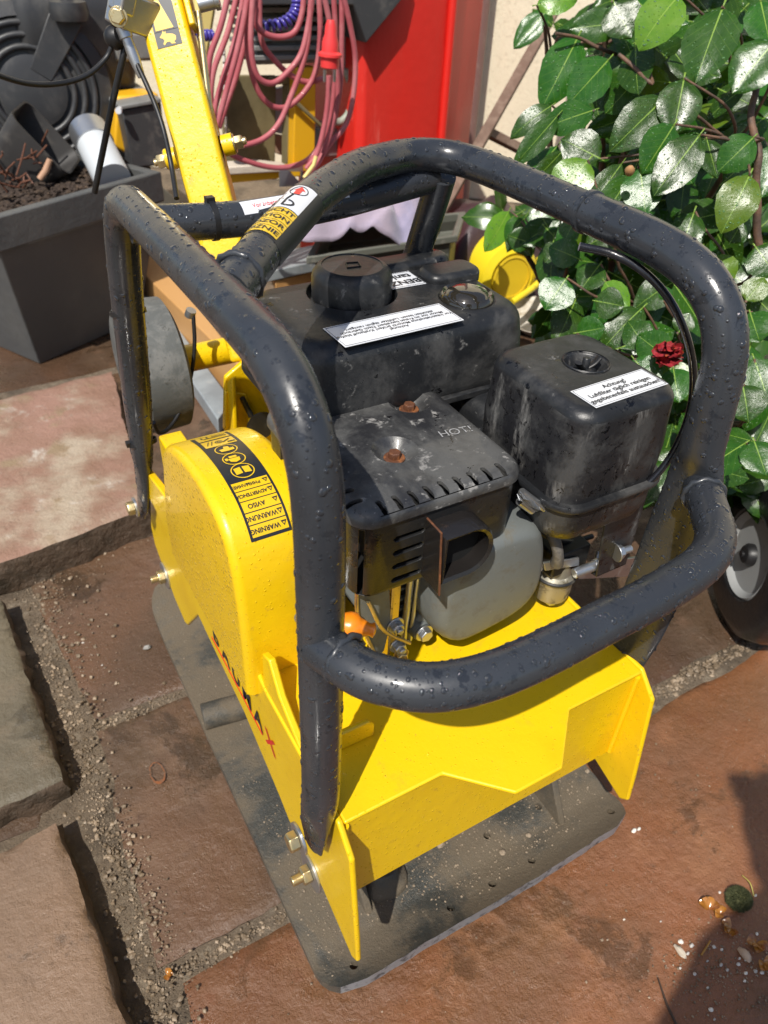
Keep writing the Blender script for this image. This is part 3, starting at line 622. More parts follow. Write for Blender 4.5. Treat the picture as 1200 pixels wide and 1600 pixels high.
# seen from the left rear the words run round the tube: angle decreases toward the camera side
def wrap_panel(s0_, s1_, a0, a1, m, nm='print_panel', off=.0009):
    mb = MB(); n = 12; vs = []
    for i in range(n + 1): vs += [fw(s0_, a0 + (a1 - a0) * i / n, off), fw(s1_, a0 + (a1 - a0) * i / n, off)]
    mb.add(vs, [(2 * i, 2 * i + 1, 2 * i + 3, 2 * i + 2) for i in range(n)]); return mb.build(nm, m, wr, smooth=60)
SG = -1
for i, wd in enumerate(('OSTROŻNIE', 'POZOR', 'CAUTION', 'VORSICHT')):
    sa = .03 + i * .115; wrap_panel(sa, sa + .107, -1.3, .86, 'sticker_y')
    sc = sa + .052
    fn = lambda u, v, sc=sc: fw(sc + v / LT, .80 + u / RR, .0012)
    lettering(wd, .0085, (0, 0, 0), (1, 0, 0), (0, 1, 0), 'sticker_k', wr, fn=fn, bold=.0002, align='RIGHT')
wrap_panel(.495, .97, -1.3, .86, 'sticker')
mb = MB(); a_ = [(.78, -.05), (.86, -.05), (.86, -.20), (.93, .10), (.86, .40), (.86, .25), (.78, .25)]
mb.add([fw(s, q, .0012) for s, q in a_], [tuple(range(7))]); mb.build('arrow', 'red_print', wr, smooth=None)
mb = MB(); mb.tube([fw(.85 + .085 * cos(t / 20 * 2 * pi), .10 + .42 * sin(t / 20 * 2 * pi), .0011) for t in range(20)], .0004, 5, loop=True); mb.tube([fw(.58 + .05 * cos(t), .05 + .32 * sin(t), .0011) for t in [k * .45 for k in range(0, 9)]] + [fw(.66, -.1, .0011), fw(.76, .0, .0011)], .0009, 5); mb.build('pictogram', 'sticker_k', wr, smooth=60)
# white strip on the rear crossbar
w2, f2 = tube_wrap((.100, .405, .7630), (.215, .4135, .7645), -.1, .75, .0166, (0, -.35, 1), 'sticker', 'strip_label', PC)
L2 = (V((.215, .4135, .7645)) - V((.100, .405, .7630))).length
lettering('Vor Inbetriebnahme Motoröl auffüllen!', .0060, (0, 0, 0), (1, 0, 0), (0, 1, 0), 'red_print', w2, fn=lambda u, v: f2(.5 + u / L2, .32 - v / .0166, .0008))

# ------------------------------------------------------------------ engine
def pquad(pts, z, t, m, name, parent, off=0):
    q = [P(x, y, z=z) for x, y in pts]; b = MB(); b.prism(q, (0, 0, t)); return b.build(name, m, parent), q
# block, shroud and recoil side under the tank
b = MB(); lbox(b, .150, .350, .215, .455, .03, [(.3555, 0), (.45, 0), (.56, .012)]); b.build('crankcase', 'dark', PC)
b = MB(); lbox(b, .300, .384, .225, .470, .05, roundtop(.37, .585, .02)); b.build('fan_shroud', 'plastic', PC)
b = MB(); b.lathe([(.088, 0), (.088, .03), (.075, .045), (.03, .048)], (.350, .345, .47), (1, 0, 0), 36); b.build('recoil_starter', 'plastic', PC, smooth=50)
for i in range(7):
    b = MB(); z = .405 + i * .015; lbox(b, .128 + .002 * (i % 2), .300, .168, .250, .02, [(z, 0), (z + .0035, 0)]); b.build('cooling_fin', 'alu', PC)
b = MB(); lbox(b, .140, .29, .172, .25, .015, [(.385, 0), (.52, 0)]); b.build('cylinder', 'dark', PC)
# fuel tank
TX0, TX1, TY0, TY1, TZ = .108, .390, .282, .468, .672
b = MB(); lbox(b, TX0, TX1, TY0, TY1, .034, [(.575, .012), (.588, .003), (.600, 0), (.64, .004)] + [(TZ - .022 + .022 * sin(pi / 2 * k / 7), .006 + .022 * (1 - cos(pi / 2 * k / 7))) for k in range(8)], n=9)
me = b.mesh(); cu = MB(); cu.lathe([(.046, TZ - .012), (.053, TZ + .01)], (.222, .402, 0), seg=40)
cu.lathe([(.026, TZ - .006), (.036, TZ + .004)], (.330, .338, 0), seg=36)
me.materials.append(M['plastic']); me = carve(me, cu)
tank = link('fuel_tank', me, None, PC, smooth=38, bev=.003, seg=3)
b = MB(); lbox(b, .104, .394, .278, .472, .036, [(.583, 0), (.5905, 0)]); b.build('tank_seam', 'plastic', tank, bev=.001)
for (x0, x1, y0, y1, zt) in ((.262, .372, .428, .462, TZ + .010), (.312, .382, .378, .420, TZ + .010)):
    b = MB(); lbox(b, x0, x1, y0, y1, .014, roundtop(TZ - .004, zt, .007)); b.build('tank_rib', 'plastic', tank, smooth=60)
b = MB(); prof = [(.043, -.010), (.043, .013), (.0415, .019), (.038, .024), (.033, .0262), (.0325, .0252), (.0, .0255)]
cap = MB(); k = 48; rs = []
for r_, h in prof: rs.append([V((.222 + cos(2 * pi * i / k) * max(r_, .0002) * (1 + (.022 * (1 if (i * 8 // k) % 1 == 0 and (i % 6) in (2, 3) else 0) if r_ > .036 else 0)), .402 + sin(2 * pi * i / k) * max(r_, .0002) * (1 + (.022 * (1 if (i % 6) in (2, 3) else 0) if r_ > .036 else 0)), TZ + h + .004)) for i in range(k)])
cap.rings(rs); fc = cap.build('fuel_cap', 'plastic', tank, smooth=50, bev=.0)
b = MB(); b.tube([(.222 + dx, .402 + dy, TZ + .0300) for dx, dy in ((-.009, -.006), (.006, -.008), (.009, .004), (-.004, .007))], .0007, 6, loop=True); b.build('cap_emblem', 'plastic', fc)
b = MB(); b.lathe([(.030, -.006), (.0295, .004), (.027, .006), (.0255, .005), (.024, .004), (.021, .008), (.012, .0105), (.0, .011)], (.330, .338, TZ), seg=40); b.build('level_gauge', mat('smoked_gauge_glass', (.022, .019, .014), .08, coat=1), tank, smooth=50)
def plane_sticker(px, z, parent, rows, size, flip, m='sticker', bw=None, ink='sticker_k', just=None, bold=0, space=1):
    q = [P(x, y, z=z) for x, y in px]          # order: far-left, far-right, near-right, near-left in the photo
    o = sum(q, V()) / 4; ux = ((q[1] - q[0]) + (q[2] - q[3])).normalized(); uy = V((-ux.y, ux.x, 0)); hw = ((q[1] - q[0]).length + (q[2] - q[3]).length) / 4; hh = abs(((q[0] + q[1]) / 2 - (q[2] + q[3]) / 2).dot(uy)) / 2
    b = MB(); b.prism([o + ux * (sx * hw) + uy * (sy * hh) for sx, sy in ((-1, -1), (1, -1), (1, 1), (-1, 1))], (0, 0, .0004)); st_ = b.build('sticker', m, parent)
    b = MB(); hw2, hh2 = hw * .975, hh * .91
    fr = [o + ux * (sx * hw2) + uy * (sy * hh2) + V((0, 0, .0006)) for sx, sy in ((-1, -1), (1, -1), (1, 1), (-1, 1))]; 
    b.tube(fr, .00022, 4, loop=True); b.build('border_line', ink, st_)
    s = -1 if flip else 1
    lettering(rows, size, o + V((0, 0, .0005)), ux * s, uy * s, ink, st_, bold=bold, space=space); return st_
plane_sticker([(508, 512), (692, 474), (718, 501), (536, 545)], TZ + .0006, PC, 'Achtung!\nVor Inbetriebnahme Motoröl prüfen! Kraftstoff bleifrei\nMotor nur im Freien betreiben! Nach Gebrauch\nabkühlen lassen. Luftfilter täglich reinigen!', .0062, True, space=.95, bold=.00005)
plane_sticker([(572, 434), (640, 424), (664, 443), (596, 456)], TZ + .0006, PC, 'BENZIN\ntanken!', .0155, True, bold=.0004)
# air filter
FX0, FX1, FY0, FY1, FZ = .283, .424, .090, .250, .661
b = MB(); lbox(b, FX0, FX1, FY0, FY1, .030, [(.557, .004), (.60, .003), (.625, .005)] + [(FZ - .014 + .014 * sin(pi / 2 * k / 6), .006 + .014 * (1 - cos(pi / 2 * k / 6))) for k in range(7)], n=8)
me = b.mesh(); me.materials.append(M['plastic']); cu = MB(); kc = P(916, 566, z=FZ); cu.lathe([(.016, FZ - .014), (.0235, FZ + .002)], (kc.x, kc.y, 0), seg=36)
me = carve(me, cu); flt_ = link('air_filter_cover', me, None, PC, smooth=38, bev=.0025, seg=3); flt_.data.materials[0] = M['plastic_side'] if False else flt_.data.materials[0]
for p in flt_.data.polygons: pass
flt_.data.materials.append(M['plastic_side'])
for p in flt_.data.polygons:
    if abs(p.normal.z) < .35: p.material_index = 1
b = MB(); b.lathe([(.0225, 0), (.0235, .001), (.0225, .002)], (kc.x, kc.y, FZ - .0005), seg=32, cap=False)
b.lathe([(.012, 0), (.012, .006), (.009, .009)], (kc.x, kc.y, FZ - .014), seg=12); b.lathe([(.004, 0), (.004, .018), (.003, .019)], (kc.x, kc.y, FZ - .014), seg=12)
kn = b.build('lid_knob', 'plastic', flt_, smooth=45)
for s in (-1, 1):
    b = MB(); b.tube(cat([(kc.x + s * .003, kc.y, FZ - .006), (kc.x + s * .009, kc.y - .002, FZ - .002), (kc.x + s * .014, kc.y - .003, FZ + .004)], 4), [(.002, .0045)] * 9, 10); b.build('wing_nut', 'black', flt_, smooth=60)
b = MB(); lbox(b, FX0 - .003, FX1 + .003, FY0 - .003, FY1 + .003, .031, [(.5555, .001), (.5575, 0), (.5605, 0), (.5625, .001)]); b.build('filter_seam', 'plastic', flt_, smooth=50)
b = MB(); lbox(b, FX0 + .002, FX1 - .002, FY0 + .002, FY1 - .002, .030, [(.508, .016), (.515, .006), (.53, .001), (.556, 0)]); b.build('air_filter_base', 'plastic_side', PC, smooth=50)
plane_sticker([(897, 609), (1008, 576), (1038, 601), (926, 641)], FZ + .0006, PC, 'Achtung!\nLuftfilter täglich reinigen\ngegebenenfalls austauschen!', .0080, False, bold=.00012)
# silencer with its perforated heat shield
MX0, MX1, MY0, MY1, MZ = .081, .264, .124, .335, .602
b = MB(); lbox(b, MX0, MX1, MY0, MY1, .024, [(.588, 0), (.591, 0)] + [(MZ - .011 + .011 * sin(pi / 2 * k / 5), .011 * (1 - cos(pi / 2 * k / 5))) for k in range(6)], n=8)
me = b.mesh(); me.materials.append(M['shell']); cu = MB()
mbolts = [P(617, 702, z=MZ), P(640, 627, z=MZ)]
for q in mbolts: cu.lathe([(.0115, MZ - .0105), (.0135, MZ - .0100), (.0190, MZ - .003), (.0235, MZ + .0010)], (q.x, q.y, 0), seg=40)
def slot(cx, cy, dx, dy, w, L_, z0, z1):
    d = V((dx, dy)).normalized(); e = V((-d.y, d.x)); out = []
    for s in (1, -1):
        for k in range(7):
            a = -pi / 2 + pi * k / 6; q = V((cx, cy)) + d * (s * (L_ / 2 - w / 2)) + (d * cos(a) + e * sin(a)) * (w / 2) * s; out.append((q.x, q.y, z0))
    return out, (0, 0, z1 - z0)
for i in range(9):
    po, d = slot(.110 + i * .0158, MY0 + .011, 0, 1, .0055, .017, .575, .62); cu.prism(po, d)
for i in range(8):
    po, d = slot(MX0 + .011, .150 + i * .0165, 1, 0, .0055, .017, .575, .62); cu.prism(po, d)
cu.box((MX0 + .024, MY0 + .0025, .57), (MX1 - .024, MY0 + .021, .5985)); cu.box((MX0 + .0025, MY0 + .024, .57), (MX0 + .021, MY1 - .03, .5985))
me = carve(me, cu); shl = link('heat_shield', me, None, PC, smooth=38, bev=.0008, seg=2)
for q in mbolts:
    b = MB(); b.lathe([(.0105, 0), (.0105, .0015), (.006, .0016)], (q.x, q.y, MZ - .0103), seg=20); hexbolt(b, (q.x, q.y, MZ - .0090), (0, 0, 1), .0066, .0065); b.build('rusty_bolt', 'rust', shl, bev=.0006)
q = P(712, 675, z=MZ); lettering('HOT!', .015, (q.x, q.y, MZ + .0002), (1, -.12, 0), (.12, 1, 0), 'white_print', PC, bold=-.0001)
b = MB(); b.box((MX0 + .03, MY0 + .03, .52), (MX1 - .012, MY1 - .012, .577)); b.build('silencer', mat('slot_shade_black', (.006, .005, .005), .7), PC)  # near-black colour paints the shade seen through the shield slots
# lower shell of the shield, front and left sides with long slots
b = MB(); lbox(b, MX0 + .003, MX1 - .003, MY0 + .003, MY1 - .003, .022, [(.497, .010), (.501, .004), (.508, 0), (.5875, 0)], n=8)
me = b.mesh(); M['shell2'] = mat('rusty_black_sheet_metal', (.015, .015, .015), .42, coat=.1, bump=[(30, .0015)], dirt=[(16, (.16, .065, .022), .60, .74, .8), (70, (.085, .08, .07), .60, .72, .7), (15, (.004, .004, .004), .55, .62, .05)])
me.materials.append(M['shell2']); cu = MB()
cu.box((MX0 + .008, MY0 + .008, .502), (MX1 - .008, MY1 - .008, .583))
for i in range(4):                     # front slots
    z = .563 - i * .0165
    cu.add([], []); cu.prism([(.122, MY0 - .01, z), (.150, MY0 - .01, z), (.1525, MY0 - .01, z + .0028), (.150, MY0 - .01, z + .0056), (.122, MY0 - .01, z + .0056), (.1195, MY0 - .01, z + .0028)], (0, .03, 0))
for i in range(7):                     # left side, tall slits
    y = .150 + i * .022; cu.prism([(MX0 - .01, y, .512), (MX0 - .01, y + .009, .512), (MX0 - .01, y + .009, .578), (MX0 - .01, y, .578)], (.03, 0, 0))
me = carve(me, cu); low = link('lower_shield', me, None, PC, smooth=38, bev=.0006)
# exhaust outlet: square flange plate with a deflector hood
def EXH(m_):
    m_.v = [q + V((-.004, .006, -.016)) for q in m_.v]
def dsec(y, g, sx=1):
    x0, x1, z0, z1 = .155 + g, .214 - g, .516 + g, .574 - g; r_ = (z1 - z0) / 2; zc = (z0 + z1) / 2
    return [V((x0, y, z1)), V((x0, y, zc)), V((x0, y, z0))] + [V((x1 - r_ * .9 + r_ * .9 * cos(a), y, zc + r_ * sin(a))) for a in [(-pi / 2) + pi * k_ / 12 for k_ in range(13)]]
b = MB(); b.rings([dsec(.135, .0), dsec(.104, .0), dsec(.100, .0025), dsec(.102, .006), dsec(.135, .006)], cap=False)
ex = b.build('exhaust_outlet', mat('scorched_metal', (.016, .014, .013), .24, coat=.4, bump=[(40, .002)], dirt=[(30, (.07, .035, .015), .6, .75, .7)]), PC, smooth=40)
b = MB(); b.prism([(.1525, .097, .510), (.1525, .128, .510), (.1525, .128, .578), (.1525, .104, .578)], (.0022, 0, 0)); b.build('outlet_flange', ex.data.materials[0], ex, bev=.0006)
b = MB(); b.tube([(.1535, .127, .5785), (.1535, .104, .5785), (.1535, .0965, .5095)], .0011, 6); b.build('rusty_edge', 'rust', ex)
b = MB(); b.rings([dsec(.118, .004)] , cap=False); b.f = [tuple(range(len(b.v)))]; b.mi = [0]; b.build('pipe_bore', mat('bore_shade_black', (.002, .002, .002), .9), ex)  # near-black sheet stands in for the shade inside the outlet
# valve cover
b = MB(); VX = [(.188, .40), (.176, .425), (.176, .47), (.186, .512), (.205, .525), (.285, .524), (.303, .508), (.312, .47), (.313, .43), (.300, .405), (.27, .392), (.21, .386)]
vx = [(q.x, q.y) for q in cat([(x, z, 0) for x, z in VX + [VX[0]]], 4)][:-1]
def vring(y, k):
    cx, cz = .245, .457; return [V((cx + (x - cx) * k, y, cz + (z - cz) * k)) for x, z in vx]
b.rings([vring(.178, 1.06), vring(.172, 1.06), vring(.171, 1.0), vring(.140, .985), vring(.128, .95), vring(.121, .88), vring(.119, .80)]); vc = b.build('valve_cover', 'alu', PC, smooth=50)
for x, z in ((.184, .388), (.313, .398)):
    b = MB(); b.tube([(x, .172, z), (x, .155, z)], [(.015, .015), (.012, .012)], 18); b.tube([(x, .168, z), ((x + .245) / 2, .160, z + .03)], [(.014, .010), (.02, .012)], 14); b.build('cover_lug', 'alu', vc, smooth=50); b = MB(); hexbolt(b, (x, .1545, z), (0, -1, 0), .008, .006, wr=.011); b.build('cover_bolt', 'steel', vc, bev=.0005)
b = MB(); b.tube([(.165, .165, .372), (.166, .160, .52)], .004, 12); b.tube([(.174, .165, .372), (.175, .160, .52)], .003, 12); b.build('push_rod_tube', 'steel', PC, smooth=60)
b = MB(); b.box((.1365, .150, .372), (.1395, .168, .52)); b.box((.140, .166, .372), (.158, .168, .52)); b.build('mounting_strap', 'zinc', PC, bev=.0008)
b = MB(); b.prism([(.096, .150, .50), (.132, .150, .50), (.138, .150, .43), (.132, .150, .39), (.125, .150, .385), (.112, .150, .42), (.098, .150, .46)], (0, .004, 0)); gb = b.build('cylinder_bracket', 'alu', PC, bev=.001)
b = MB(); b.tube(cat([(.096, .149, .50), (.098, .149, .462), (.110, .149, .422), (.124, .149, .386), (.137, .149, .380)], 5), .0022, 8); b.build('bracket_rim', 'zinc', gb, smooth=60)
for x, z in ((.143, .425), (.148, .392)):
    b = MB(); hexbolt(b, (x, .150, z), (0, -1, 0), .0072, .007, wr=.010, stub=.003); b.build('bracket_bolt', 'steel', PC, bev=.0005)
b = MB(); hexbolt(b, (.152, .148, .378), (-.2, -1, 0), .006, .006, wr=.0085); b.build('bracket_bolt', 'zinc', PC, bev=.0005)
# oil filler and drain
b = MB(); b.lathe([(.012, -.006), (.014, 0), (.014, .006), (.010, .010), (.006, .020), (.0075, .024), (.004, .026)], P(545, 978, y=.135), (.8, -.5, -.15), 22); b.build('oil_cap', 'orange', PC, smooth=50)
b = MB(); b.tube([(.075, .16, .37), (.16, .125, .365)], .0075, 14); b.build('drain_pipe', 'zinc', PC, smooth=60)
b = MB(); b.lathe([(.018, 0), (.018, .03)], (.060, .20, .452), (1, -.3, 0), 24); hexbolt(b, (.052, .17, .462), (-.4, -1, 0), .008, .008, wr=.011); b.build('clutch_housing', 'steel', PC, bev=.001)
# carburettor
cp = P(868, 890, y=.150)
b = MB(); b.lathe([(.010, -.030), (.0205, -.024), (.0225, -.014), (.0225, .004), (.025, .006), (.025, .010), (.019, .014), (.016, .030)], (cp.x, cp.y, cp.z - .012), (0, 0, 1), 28); cb = b.build('carburettor', mat('pale_alloy_bowl', (.32, .30, .24), .38, metal=.6, dirt=[(50, (.12, .10, .06), .5, .65, .8)]), PC, smooth=45)
b = MB(); b.lathe([(.0255, 0), (.0258, .0025), (.0255, .005)], (cp.x, cp.y, cp.z - .006), (0, 0, 1), 28); b.box((cp.x - .022, cp.y - .016, cp.z + .008), (cp.x + .030, cp.y + .03, cp.z + .040)); b.build('carburettor_body', 'dark', cb, bev=.002)
b = MB(); hexbolt(b, (cp.x - .002, cp.y - .006, cp.z - .042), (0, 0, -1), .0065, .006); b.build('bowl_bolt', 'steel', cb, bev=.0004)
b = MB(); b.lathe([(.006, 0), (.006, .028), (.0075, .028), (.0075, .034)], (cp.x + .004, cp.y - .024, cp.z + .012), (1, -.1, .1), 14); b.build('fuel_valve', 'steel', cb, bev=.0004)
b = MB(); b.lathe([(.012, 0), (.013, .004), (.013, .018), (.009, .020)], P(950, 872, y=.150), (1, .1, .1), 16); b.build('intake_flange', mat('cream_nylon', (.55, .47, .30), .5), cb, smooth=45)
for x_, z_ in ((.205, .512), (.285, .512), (.245, .400)):
    b = MB(); b.lathe([(.0115, 0), (.0105, .008)], (x_, .150, z_), (0, -1, 0), 18); b.build('cover_lug', 'alu', vc, smooth=45); b = MB(); hexbolt(b, (x_, .142, z_), (0, -1, 0), .0062, .006, wr=.0085); b.build('cover_bolt', 'steel', vc, bev=.0004)
b = MB(); b.rings([[V((.245 + (x - .245) * k_, y_, .457 + (z - .457) * k_)) for x, z in vx] for k_, y_ in ((1.075, .180), (1.085, .178), (1.085, .171), (1.075, .169))]); b.build('gasket_flange', 'dark', vc, smooth=40)
for i_, pts_ in enumerate(([P(818, 800, y=.16), P(850, 835, y=.15), P(892, 846, y=.15), P(925, 838, y=.15)], [P(812, 812, y=.165), P(838, 858, y=.16), P(842, 905, y=.155)], [P(900, 872, y=.155), P(925, 890, y=.15), P(935, 862, y=.16)], [P(575, 940, y=.145), P(600, 985, y=.14), P(640, 1005, y=.14)])):
    b = MB(); b.tube(cat(pts_, 6), (.0032, .0042, .0028, .0022)[i_], 10); b.build(('fuel_hose', 'breather_hose', 'linkage_rod', 'linkage_rod')[i_], ('black', 'black', 'steel', 'zinc')[i_], PC, smooth=60)
b = MB(); lbox(b, .300, .352, .165, .225, .01, [(.45, 0), (.515, 0)]); b.build('intake_block', 'dark', PC, bev=.003)
for px_, py_ in ((838, 885), (905, 858), (885, 832)):
    b = MB(); hexbolt(b, P(px_, py_, y=.145), (-.2, -1, .2), .005, .005, wr=.007); b.build('small_bolt', 'steel', PC, bev=.0003)
# spark lead with its boot, throttle spring and lever
b = MB(); b.tube(cat([P(822, 790, y=.155), P(850, 812, y=.14), P(866, 842, y=.125), P(872, 866, y=.12), P(870, 880, y=.125)], 5), catr([.006, .0085, .0062, .0060, .0075], 5), 16); b.build('spark_plug_lead', mat('grey_rubber', (.11, .105, .10), .55, dirt=[(60, (.22, .2, .17), .5, .7, .8)]), PC, smooth=60)
b = MB(); b.tube([P(815, 768, y=.125), P(880, 816, y=.115)], .0038, 12); b.tube([P(812, 782, y=.13), P(832, 797, y=.125)], .0048, 12); b.build('throttle_ferrule', 'steel', PC, smooth=60)
b = MB(); b.tube([P(812, 775, y=.12) + V((.00045 * t, .0045 * sin(t * 1.6), -.0004 * t + .0045 * cos(t * 1.6))) for t in range(60)], .0006, 5); b.build('governor_spring', 'steel', PC, smooth=60)
b = MB(); b.prism([P(850, 880, y=.13), P(905, 872, y=.13), P(905, 884, y=.13), P(852, 892, y=.13)], (0, .003, 0)); b.prism([P(895, 888, y=.16), P(1000, 870, y=.16), P(1000, 900, y=.16), P(905, 905, y=.16)], (0, .003, 0)); b.build('throttle_lever', 'steel', PC, bev=.0004)
# sheet bracket under the air filter with its bolt
b = MB(); q = [P(945, 822, y=.115), P(1012, 772, y=.115), P(978, 882, y=.115), P(932, 902, y=.115)]; b.prism(q, (0, .0025, 0)); b.prism([q[3], q[2], q[2] + V((0, .02, -.004)), q[3] + V((0, .02, -.004))], (0, 0, .0022)); b.build('filter_bracket', 'plastic_side', PC, bev=.0006)
b = MB(); c0 = P(962, 864, y=.112); hexbolt(b, c0, (1, -.15, .05), .0085, .007, wr=.011, stub=.011); b.build('bracket_bolt', 'steel', PC, bev=.0005)
# throttle cable from the frame to the carburettor
b = MB(); pts = [P(905, 385, y=.19), P(960, 398, y=.17), P(1010, 428, y=.14), P(1052, 478, y=.115), P(1078, 545, y=.10), P(1083, 610, y=.095), P(1070, 668, y=.09), P(1040, 725, y=.09), P(995, 770, y=.095), P(940, 803, y=.10), P(885, 818, y=.112)]
b.tube(cat(pts, 7), .0037, 14); b.build('throttle_cable', mat('cable_black', (.012, .012, .015), .22, coat=.5, bump=[(60, .0008)]), PC, smooth=70)
b = MB(); b.tube([P(893, 817, y=.110), P(872, 818, y=.114)], .0046, 12); b.build('cable_end', 'steel', PC, smooth=60)

# ------------------------------------------------------------------ drawbar handle, axle, wheel
def beam(mb, a, b_, w, t, side):
    a, b_ = V(a), V(b_); d = (b_ - a).normalized(); u = (V(side) - d * V(side).dot(d)).normalized(); v = d.cross(u)
    mb.rings([[p + u * (sx * w / 2) + v * (sy * t / 2) for sx, sy in ((-1, -1), (1, -1), (1, 1), (-1, 1))] for p in (a, b_)]); return u, v, d
H0, H1 = P(396, 560, y=.60), P(236, -60, y=.84)
b = MB(); hu, hv, hd = beam(b, H0, H1, .057, .045, RT); hb = b.build('handle_pole', 'yellow', PC, bev=.006, seg=4)
def onp(px, py, off):   # a point on the pole's near face
    d = ray(px, py); nn = -hv if hv.dot(FW) > 0 else hv; p0 = H0 + nn * (.0225 + off); t = (p0 - CAM).dot(nn) / d.dot(nn); return CAM + d * t
nn = -hv if hv.dot(FW) > 0 else hv
def on_pole(s, w, off): return H1 - hd * s + hu * w + nn * (.0225 + off)
def s_px(px, py): q = onp(px, py, 0); return (H1 - q).dot(hd), (q - H1).dot(hu)
sA, wA = s_px(263, 60); sB, wB = s_px(262, -20)
b = MB(); hw = .0135
def pq(s0_, s1_, w0, w1, off, m, name, par, pts=None):
    b = MB(); b.prism([on_pole(s, w, off) for s, w in (pts or [(s0_, w0), (s0_, w1), (s1_, w1), (s1_, w0)])], nn * .0003); return b.build(name, m, par)
sgn = 1
stp = pq(sB, s_px(263, 73)[0], wA - .0155, wA + .0155, .0003, 'sticker_k', 'speed_sticker', PC)
s1_ = s_px(262, 45)[0]
pq(0, 0, 0, 0, .0007, 'sticker_y', 'wedge', stp, pts=[(sB, wA - .013), (sB, wA + .004), (s1_, wA + .013), (s1_, wA - .013)] if False else [(sB, wA - .0125), (sB, wA - .004), (s1_, wA + .010), (s1_, wA - .0125)])
pq(s1_ + .0012, s1_ + .0012 + .0003, wA - .0155, wA + .0155, .0008, 'sticker_k', 'divider', stp)
# hare symbol: body, head, ears, legs as one flat outline
hare = [(-.010, .002), (-.006, .006), (-.0045, .010), (-.0030, .0065), (-.001, .009), (-.0015, .005), (.002, .0045), (.007, .003), (.010, .000), (.0095, -.004), (.0065, -.0065), (.008, -.009), (.003, -.0085), (.001, -.0055), (-.003, -.0055), (-.006, -.0085), (-.0075, -.0065), (-.005, -.003), (-.006, -.0005)]
hc = s_px(262, 59)[0]
b = MB(); b.prism([on_pole(hc - y * .9, wA + x * 1.0, .0006) for x, y in hare], nn * .0003); b.build('hare_symbol', 'sticker_y', stp, smooth=None)
# pole side channel, end stops, pivot bolts
for dx, nm in ((1, 'guide_channel'),):
    b = MB(); beam(b, on_pole(.0, .034, -.012), on_pole(s_px(300, 40)[0], .034, -.012), .008, .03, hu); b.build(nm, 'yellow', hb, bev=.002)
pv = s_px(296, 233); 
for sd in (-1, 1):
    b = MB(); c0 = H1 - hd * pv[0] + hu * (.031 * sd); b.lathe([(.013, 0), (.013, .014), (.009, .014)], c0, hu * sd, 22); bo = b.build('pivot_boss', 'yellow', hb, smooth=45)
    b = MB(); hexbolt(b, c0 + hu * sd * .014, hu * sd, .009, .010, wr=.0115, stub=.004); b.build('pivot_bolt', 'zinc', PC, bev=.0005)
b = MB(); b.tube([onp(295, 22, -.015) + hu * .012, onp(325, 195, -.02) + hu * .004], .0045, 12); b.tube([onp(326, 195, -.02) + hu * .004, onp(337, 222, -.02) + hu * .003], .0048, 12); b.build('locking_rod', 'zinc', PC, smooth=60)
b = MB(); b.tube([onp(333, 215, -.02) + hu * .004, onp(352, 305, -.02) + hu * .003], .0055, 12); b.build('gas_strut', 'black', PC, smooth=60)
b = MB(); b.lathe([(.009, 0), (.009, .02), (.011, .02), (.011, .026)], onp(292, 12, -.01) + hu * .015, hu, 16); b.build('locking_bolt', 'steel', PC, bev=.0006)
# throttle lever block at the top of the pole
q = P(205, 22, y=.80); b = MB(); R_ = Euler((.2, .3, .4)).to_matrix(); b.box(q - V((.022, .018, .018)), q + V((.026, .018, .022)), R=R_); b.box(q + V((-.030, -.02, -.002)), q + V((-.010, .006, .05)), R=R_, c=q); tb_ = b.build('lever_block', 'steel', PC, bev=.003)
b = MB(); b.lathe([(.010, 0), (.0135, .006), (.0135, .012), (.010, .018)], P(172, 62, y=.81), (.5, -.7, .3), 22); b.build('lever_disc', 'black', PC, smooth=50)
b = MB(); hexbolt(b, q + V((-.022, -.025, .0)), (-.5, -1, .2), .009, .008, wr=.011); b.build('lever_bolt', 'zinc', PC, bev=.0005)
b = MB(); c0, c1 = P(191, 42, y=.79), P(208, 86, y=.78); ax = (c1 - c0).normalized(); b.lathe([(.0085, 0), (.0085, .012), (.0065, .013), (.007, .035), (.0045, .055)], c0, ax, 16); b.build('cable_adjuster', 'steel', PC, smooth=45)
for nm, pts in (('control_cable', [P(207, 85, y=.78), P(228, 130, y=.76), P(243, 165, y=.74), P(256, 205, y=.72), P(268, 260, y=.70), P(276, 310, y=.66)]), ('control_cable', [P(196, 70, y=.80), P(190, 100, y=.80), P(176, 160, y=.81), P(165, 215, y=.82), P(152, 279, y=.83), P(148, 300, y=.84)]),
                ('control_cable', [P(176, 70, y=.80), P(165, 92, y=.80), P(135, 118, y=.79), P(90, 131, y=.78), P(40, 130, y=.76), P(-20, 112, y=.74)])):
    b = MB(); b.tube(cat(pts, 7), .0042 if pts[0].y > .795 and pts[1].y > .799 and pts[-1].y > .8 else .0032, 12); b.build(nm, 'black', PC, smooth=70)
